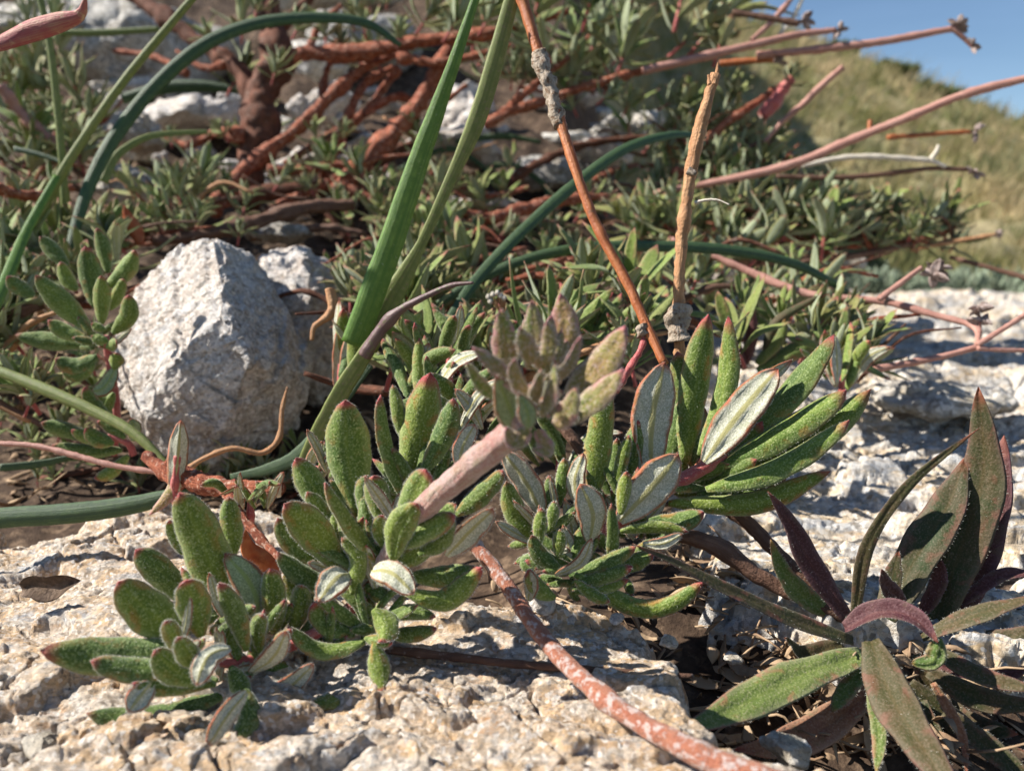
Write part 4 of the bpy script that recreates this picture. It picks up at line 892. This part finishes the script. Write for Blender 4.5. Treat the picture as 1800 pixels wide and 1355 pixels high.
hl('weed', 52, 17.6, 16.8, [1620,1120,1700,1085,1830,1045], roll=-20)
hl('weedgreen', 46, 16.8, 16.2, [1520,1170,1490,1210,1462,1250], shape='oval')
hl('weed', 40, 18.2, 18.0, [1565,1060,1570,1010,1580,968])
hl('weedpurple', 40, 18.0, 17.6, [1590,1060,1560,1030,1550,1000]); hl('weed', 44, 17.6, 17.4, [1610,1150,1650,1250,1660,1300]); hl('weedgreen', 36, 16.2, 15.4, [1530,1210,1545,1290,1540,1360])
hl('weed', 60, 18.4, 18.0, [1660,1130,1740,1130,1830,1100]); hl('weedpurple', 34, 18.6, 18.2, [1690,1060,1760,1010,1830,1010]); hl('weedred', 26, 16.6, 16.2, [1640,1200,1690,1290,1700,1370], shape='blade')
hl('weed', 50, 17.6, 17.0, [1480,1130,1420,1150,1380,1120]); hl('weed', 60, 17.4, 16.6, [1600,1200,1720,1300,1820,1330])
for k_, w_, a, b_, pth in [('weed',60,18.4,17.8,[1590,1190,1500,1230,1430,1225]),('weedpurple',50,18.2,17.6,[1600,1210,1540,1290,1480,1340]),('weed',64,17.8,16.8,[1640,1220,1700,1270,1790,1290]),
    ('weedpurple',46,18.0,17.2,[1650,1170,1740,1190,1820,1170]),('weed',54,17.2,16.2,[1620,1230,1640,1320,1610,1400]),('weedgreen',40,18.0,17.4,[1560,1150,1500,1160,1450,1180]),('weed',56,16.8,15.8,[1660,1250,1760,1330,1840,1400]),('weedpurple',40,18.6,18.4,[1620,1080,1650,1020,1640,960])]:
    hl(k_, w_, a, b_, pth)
branch(HE, [1575,1230, 1565,1190, 1550,1150], [22,22,16], 17.9, 17.7, 'brown', 'stem')
sm = thing('purple_herb', 'small dull red and yellow herb between the broken stem and the pale ledge', 'plant', P(1330, 640, 30))
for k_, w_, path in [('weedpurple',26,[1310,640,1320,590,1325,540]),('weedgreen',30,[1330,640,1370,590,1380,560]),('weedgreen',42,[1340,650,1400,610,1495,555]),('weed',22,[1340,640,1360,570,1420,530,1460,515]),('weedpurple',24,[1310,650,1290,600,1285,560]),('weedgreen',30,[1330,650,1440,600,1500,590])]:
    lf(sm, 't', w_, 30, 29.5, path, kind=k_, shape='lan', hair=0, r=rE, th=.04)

# ------------------------------------------------------------------ grass blades
def blade(label, lst, ws, d0, d1=None, mat='grass', flat=.35, roll=0, name='grass_blade', hairs=0, k=14, ridge=.03, tipred=None):
    pts = pxpath(lst, d0, d1); m = len(pts); ds = d0 if isinstance(d0, list) else [d0+((d1 or d0)-d0)*i/(m-1) for i in range(m)]
    rr_ = [cm(float(np.interp(i/(m-1), np.linspace(0,1,len(ws)), ws)), ds[i])/2 for i in range(m)]
    mb = MB(); tcv = (CAM-pts[m//2]).normalized(); ax = (pts[-1]-pts[0]).normalized(); nrm = Matrix.Rotation(R(roll), 3, ax) @ tcv
    tube(mb, pts, rr_, n=max(24, m*10), k=k, rough=.015, flat=flat, nrm=nrm, ridge=ridge)
    for h in range(hairs):
        f = rng.random(); i = int(f*(len(mb.v)-k-1)); a = mb.v[i]; o = Vector((rng.gauss(0,1), rng.gauss(0,1), rng.gauss(0,1)+.2)).normalized(); s = o.orthogonal().normalized()*.003; j = len(mb.v)
        mb.add([a-s, a+s, a+o*rng.uniform(.04,.09)], [(0,1,2)], 1, [(0,0,0,0)]*3)
    o = mb.build(name, [M[mat], M['hair']], None, pts[0]); return tag(o, label, 'grass blade', 'long grass blades')
blade('bright green upright grass blade crossing the centre, widest of the pair', [622,605, 650,530, 690,420, 730,300, 768,195, 800,105, 842,-20], [46,46,44,38,30,22,14], 23, 21, hairs=260, flat=.4)
blade('olive upright grass blade leaning right beside the bright green one', [640,608, 690,520, 740,430, 790,320, 835,220, 870,110, 905,-20], [52,40,18,20,32,32,26], 23.4, 21.5, 'grassolive', hairs=200)
blade('thick dark green grass blade arching from the left mat over to the trunk', [120,450, 136,390, 160,320, 200,245, 265,160, 350,85, 440,45, 540,32, 640,40, 705,80], [14,19,22,24,24,24,22,20,16,9], 33, 38, 'grassdeep', flat=.5)
blade('thin olive grass stem rising left of the arching blade', [60,400, 100,320, 150,240, 220,140, 290,55, 350,-15], [16,16,15,14,12], 34, 33, 'grassolive', flat=.7)
blade('yellow green upright grass stem near the left edge', [115,380, 110,290, 100,180, 88,80, 68,-15], [13,13,13,12,11], 35, 34, 'grassolive', flat=.7)
blade('green grass blade at the left edge beside the leafy shoot', [-10,540, 20,470, 50,400, 100,310], [20,20,16,12], 27, 32, 'grass')
blade('green grass blade arching right behind the long orange stem', [785,570, 840,490, 920,405, 1010,325, 1100,262, 1180,238, 1240,240], [18,21,21,21,19,16,10], 27, 34, 'grassdeep', flat=.4)
blade('long dark green grass blade bowing over the centre to the right', [770,535, 840,492, 930,455, 1030,435, 1150,433, 1280,440, 1390,462, 1460,495, 1505,525], [14,18,18,19,20,20,18,14,8], 29, 33, 'grassdeep', flat=.5)
blade('thick grass blade entering flat from the left edge onto the slab', [-160,925, 0,910, 120,902, 220,890, 300,872], [36,36,36,34,26], 21, 21.6, 'grassdeep', flat=.6)
gb = blade('broad folded grass blade with a purple tip curving towards the budding shoot', [520,840, 560,760, 605,680, 650,610, 680,565], [18,28,32,26,14], 22.9, 21.6, 'grassolive', flat=.2)
branch(gb, [640,625, 672,577, 700,548, 730,530, 790,503, 832,497], [24,20,14,12,9,4], 21.6, 20.5, 'grasspurple', 'dry_tip', rough=.03)
blade('pale green grass blade low behind the middle shoot', [405,838, 470,825, 530,795, 590,720, 650,640], [10,20,26,24,16], 23.6, 23.2, 'grassdeep', flat=.2)
blade('dark green grass blade arc in front of the dark boulder', [215,175, 290,155, 360,152, 425,160], [18,22,20,12], 60, 60, 'grassdeep', flat=.5)
blade('flat olive stem in front of the dark boulder', [105,58, 180,58, 280,52], [11,12,10], 50, 50, 'grassolive')
blade('curved yellow grass blade below the arching dark green one', [182,320, 205,275, 250,245, 300,235, 365,232], [16,14,12,10,8], 36, 38, 'grassolive')
blade('slanting stem turning from green to red in front of the white stone', [-20,645, 80,685, 170,725, 240,765, 300,825], [18,22,20,18,14], 25, 24, 'grassolive', flat=.7)
blade('slim dark green stem crossing the left mat', [25,262, 70,272, 120,290], [10,9,7], 38, 38, 'grassdeep')
blade('thin green grass blade low behind the left shoot stems', [0,822, 70,815, 140,800], [14,14,8], 25, 26, 'grassdeep')
for i, (l_, s) in enumerate([([800,250,880,240,950,250], 'upper'), ([700,300,790,262,860,300], 'middle'), ([850,300,900,290,960,330,950,370], 'lower')]):
    blade('faint green grass arc against the white stone behind the upright blades, %s one' % s, l_, [10,12,7], 56, 56, 'grassdeep')

# ------------------------------------------------------------------ dry stems
def head(o, p, s, r, n=9):
    mb = MB()
    for i in range(n):
        d = Vector((r.gauss(.3,1), r.gauss(0,1), r.gauss(.2,1))).normalized(); l_ = s*r.uniform(.5, 1)
        leaf(mb, [p, p+d*l_*.5+Vector((0,0,.04)), p+d*l_], s*.22, d.orthogonal(), 'oval', r.uniform(-.6,.8), 0, .02, 7, 4, r.random(), 0, .02, 0, 0, 0, 0, 0, rr=r)
    h = mb.build('seed_head', [M['seed']], None, o.location); h.parent = o; h.location = (0,0,0); return h
def dry(label, lst, ws, d0, d1=None, mat='pinktwig', heads=(), forks=(), name='dead_twig', hs=.5, **kw):
    o, pts = branch(None, lst, ws, d0, d1, mat, name, **dict(dict(rough=.05, knots=.25, ridge=.02), **kw)); tag(o, label, 'dry stem', 'dead flower stems'); r = random.Random(int(abs(lst[0])*7+lst[1]))
    for f in forks:
        f_, _ = branch(o, f[0], f[1], f[2] if len(f) > 2 else (d1 or d0), f[2] if len(f) > 2 else (d1 or d0), mat, 'side_twig', rough=.05, knots=.2)
    for h in heads: head(o, P(h[0], h[1], h[2] if len(h) > 2 else (d1 or d0)), cm(h[3], d0) if len(h) > 3 else hs, r)
    return o
dry('dead pink brown stem ending in a pale head just below the sky', [1130,125, 1230,102, 1330,78, 1400,62, 1470,53], [14,15,14,12,9], 46, 45, heads=[(1475,53,45,20)])
dry('dead stem crossing the sky and forking into two dark heads', [1330,98, 1450,86, 1560,72, 1680,50], [13,14,13,11], 46, 44, heads=[(1686,44,44,24),(1708,82,44,18)], forks=[([1675,52,1695,68,1708,82],[9,8,6],44)])
dry('thickest dead stem rising to the right edge over hill and sky', [1150,340, 1270,318, 1390,290, 1500,245, 1600,205, 1700,165, 1830,132], [9,13,15,15,14,14,13], 44.5, 38)
dry('short orange dead stem ending above the hill, below the pale headed one', [1265,112, 1310,108, 1360,105], [11,11,9], 47, 46, 'orange', heads=[(1365,107,46,22)])
dry('bleached white stem with a forked tip in front of the hillside', [1410,292, 1480,278, 1540,276, 1635,282], [8,9,9,8], 45, 44, 'pale', forks=[([1635,282,1645,268,1650,256],[8,7,6],44),([1635,282,1650,288,1662,294],[8,7,6],44)])
dry('thin dark stem with a husk at its tip below the bleached one', [1365,310, 1450,313, 1540,308, 1630,297, 1700,298], [8,9,9,8,7], 45, 44, 'brown', heads=[(1712,304,44,22)])
dry('thin orange stem with a pale husk in the middle of the hillside', [1560,242, 1640,236, 1705,232], [8,8,7], 48, 48, 'orange', heads=[(1715,232,48,22)])
dry('short upright stub on the thickest dead stem', [1527,240, 1529,225, 1530,212], [9,9,8], 42, 42, 'orange')
dry('leaning grey dead stem with a cut tip above the red based leaf tuft', [1345,250, 1375,215, 1410,185, 1440,155, 1482,118], [7,9,11,12,11], 48, 46, 'pinktwig')
dry('thin dead stem reaching out of the top edge, left of its neighbour', [1320,72, 1350,45, 1380,12, 1400,-15], [9,10,9,8], 50, 50, 'pinktwig')
dry('thinner dead stem reaching out of the top edge, right of its neighbour', [1370,62, 1392,35, 1415,-10], [7,7,6], 50, 50, 'pale')
dry('dark short stem with a frayed head at the top of the hill', [1288,22, 1340,30, 1405,42], [10,11,10], 48, 47, 'brown', heads=[(1412,38,47,24)])
dry('red brown stem running right over the pale ledge and forking into grey heads', [1180,420, 1300,470, 1370,500, 1440,520, 1550,530, 1640,553, 1712,575, 1718,610], [8,13,14,13,12,11,10,9], 35, 29,
    heads=[(1640,485,31,34),(1650,475,31,26),(1722,548,29,28),(1725,570,29,24),(1560,530,31,12)], forks=[([1545,526,1580,500,1620,470],[11,10,8],31),([1718,606,1760,580,1815,545],[10,9,9],28.6),([1718,612,1760,615,1815,616],[8,8,7],28.6),([1718,610,1650,628,1560,645,1500,655],[9,11,12,9],29),([1718,612,1722,585,1722,555],[7,6,5],29)])
dry('slim dark stem leaving the right edge below the shrub tip', [1670,452, 1730,468, 1815,492], [7,8,8], 46, 44, 'brown')
dry('short tan stem just below the shrub tip on the right', [1600,440, 1660,428, 1750,412], [6,7,6], 47, 46, 'tan', heads=[(1755,412,46,14)])
dry('long orange dry stem with a grey scaly stretch, leaning across the centre', [912,-20, 950,105, 985,215, 1012,300, 1050,400, 1100,492, 1138,575, 1168,640], [19,20,19,17,17,18,17,15], 21.5, 18.9, 'orange', k=16,
    forks=[])
sc_o, _ = branch(None, [945,92, 965,150, 985,222], [25,28,22], 21.05, 20.75, 'scaly', 'bark_sleeve', rough=.2, knots=.5, k=16); st = bpy.data.objects[[o.name for o in bpy.data.objects if o.get('label','').startswith('long orange dry stem')][0]]
sc_o.location = Vector(sc_o.location)-Vector(st.location); sc_o.parent = st
q_, _ = branch(st, [1132,585, 1128,610, 1105,650, 1082,690], [6,10,13,9], 19.3, 18.9, 'redstem', 'side_leaf')
q_, _ = branch(st, [1128,575, 1134,590], [24,22], 19.3, 19.2, 'scaly', 'node', rough=.2)
vs = dry('upright tan stem with a broken jagged top and a grey scaly foot', [1198,640, 1192,560, 1198,430, 1215,300, 1235,210, 1258,130], [18,20,19,20,21,16], 20.5, 20.0, 'tan', k=20, rough=.13, ridge=.06)
branch(vs, [1196,600, 1192,560, 1195,535], [24,30,26], 20.4, 20.4, 'scaly', 'node', rough=.25, knots=.6)
branch(vs, [1254,150, 1260,128, 1262,110], [12,7,2], 20, 20, 'tan', 'splinter'); branch(vs, [1248,150, 1245,132], [8,3], 20, 20, 'tan', 'splinter')
branch(vs, [1222,357, 1240,352, 1262,352, 1282,360], [6,5,4,2], 20.2, 19.8, 'pale', 'side_twig', k=6)
branch(vs, [1212,300, 1222,306], [16,6], 20.1, 20.0, 'scaly', 'bud_scar')
dry('rust red stem with white bloom running towards the camera over the slab', [832,955, 862,990, 905,1050, 950,1115, 1010,1180, 1080,1240, 1170,1295, 1270,1345, 1380,1385], [26,26,26,30,32,34,40,48,54], [16.9,16.6,16.0,15.3,14.5,13.6,12.8,12.2,11.8], None, 'whitebark', name='fallen_branch', k=18, rough=.06)
dry('thin brown twig lying across the slab under the rust red stem', [660,1140, 780,1152, 900,1166, 1050,1178, 1150,1186, 1218,1188], [14,14,14,13,12,7], [16.3,16.2,16.0,15.9,15.8,15.7], None, 'brown', name='twig')
dry('brown woody stem crossing the dark crevice to the purple herb', [1180,935, 1260,960, 1330,1010, 1400,1045, 1490,1085], [26,30,28,26,20], 18.6, 17.8, 'brown', name='fallen_branch', k=14)
dry('second brown woody stem above it, running over the pale ledge edge', [1250,880, 1310,915, 1360,965, 1410,1010, 1470,1050], [22,26,24,20,14], 19.6, 18.6, 'brown', name='fallen_branch', k=14)
dry('brown twig behind the white leaf undersides, below the budding shoot', [975,735, 1010,775, 1050,830, 1075,870], [20,20,20,16], 19.6, 19.2, 'brown', name='twig')
dry('thin reddish twig entering from the left edge in front of the white stone', [-20,778, 60,783, 130,800, 200,818, 290,832], [8,9,10,10,8], 24.4, 23.6, 'pinktwig', name='twig')
dry('tan tendril looping under the angular white stone', [320,832, 360,805, 410,788, 460,796, 490,770, 496,720, 505,680], [9,9,10,9,9,7,3], 23.8, 24.8, 'tan', name='tendril', k=8)
dry('curled tan dead leaf stalk hanging at the right edge of the stones', [580,508, 584,545, 565,565, 552,575, 548,598], [18,18,12,9,6], 25.5, 25.2, 'tan', name='tendril')
ws_ = dry('pinkish woody stub with a pale cut end, left of the middle shoot', [300,820, 345,845, 400,858, 450,860, 492,858], [40,42,38,36,30], 21.5, 19.6, 'bark', name='woody_stub', k=18, rough=.10)
branch(ws_, [488,858, 494,858], [27,26], 19.6, 19.6, 'pale', 'cut_end', rough=.1, k=14)
branch(ws_, [400,870, 420,900, 470,960, 520,1000], [22,18,14,10], 20.2, 17.6, 'bark', 'branch', rough=.12)
dry('orange brown root tangle beside the foot of the white stone', [255,800, 290,830, 320,850], [22,34,26], 23.4, 22.6, 'bark', name='root', rough=.12, ridge=.02)
pt = thing('young_leaf_pair', 'pink upright young leaf pair in front of the foot of the white stone', 'leaf', P(300, 875, 21), None)
lf(pt, 'u', 40, 21, 20.6, [305,880,312,810,318,738], kind='topwarm', r=rE, hair=60, fold=.6, red=1.); lf(pt, 't', 26, 21, 20.6, [312,830,295,870,262,905], kind='topwarm', r=rE, hair=60, red=1., shape='lan')
branch(pt, [330,925,308,880,312,800], [10,12,10], 21.1, 20.8, 'redstem', 'stem', rough=.05)
def dead(label, kind, w_, d0, d1, path, face='t', name='dead_leaf', **kw):
    t = lf(None, face, w_, d0, d1, path, kind=kind, r=rE, und=kind, hair=0, name=name, **kw) if False else None
    pts = pxpath(path, d0, d1); mb = MB(); N = (CAM-pts[len(pts)//2]).normalized()
    leaf(mb, pts, cm(w_, d0)/2, N, kw.get('shape', 'lan'), kw.get('curl', .6), 0, .03, 18, 8, .5, .5, .08, kw.get('twist', 1.), 0, 0, 0, rr=rE)
    return tag(mb.build(name, [M[kind]], None, pts[0]), label, 'dead leaf')
dead('pink dying leaf hanging in from the top left corner', 'pinkleaf', 36, 22, 21, [-30,85,40,58,100,42,140,28,152,-10])
dead('glossy orange red dead leaf standing between the left and middle shoots', 'deadred', 36, 17.6, 17.2, [485,1030,465,990,440,965,432,930])
dead('rust orange dead leaf upright behind the angular white stone', 'deadred', 26, 36, 36, [245,430,235,400,218,360])
dead('dark brown patch put in for the shaded pit in the slab at left', 'darkpit', 44, 17.9, 17.6, [38,1036,62,1030,90,1034,118,1022,142,1020], curl=-.5, twist=.3)  # leaf mesh added as a dark patch in place of a shaded pit
af = thing('dry_flower', 'tiny dried flower with pale anthers beside the budding shoot head', 'dry flower', P(890, 575, 14.0))
for i, (a, b) in enumerate([(858,522),(866,518),(874,515),(880,520),(886,524),(862,530)]):
    branch(af, [884,560, (884+a)/2+2, 540, a, b], [4,3,3], 13.6, 13.4, 'tan', 'stamen', k=6); mbh = MB()
    tube(mbh, [P(a-2,b+3,13.4), P(a,b,13.4), P(a+1,b-5,13.4)], [.03,.04,.02], 6, 6); mbh.build('anther', [M['pale']], af)

GR = {'plant shoot': 'velvety leafy shoots in front', 'stone': 'stones lying under and beside the shrubs', 'boulder': 'boulders behind the shrub', 'rock': 'pale stones lying about',
      'bush': 'bushes on the hillside', 'dead leaf': 'single dead leaves', 'shrub': 'woody shrubs and leafy mats', 'plant': None}
for o in bpy.data.objects:
    if o.parent is None and o.get('category') and not o.get('group') and not o.get('kind') and GR.get(o['category']): o['group'] = GR[o['category']]
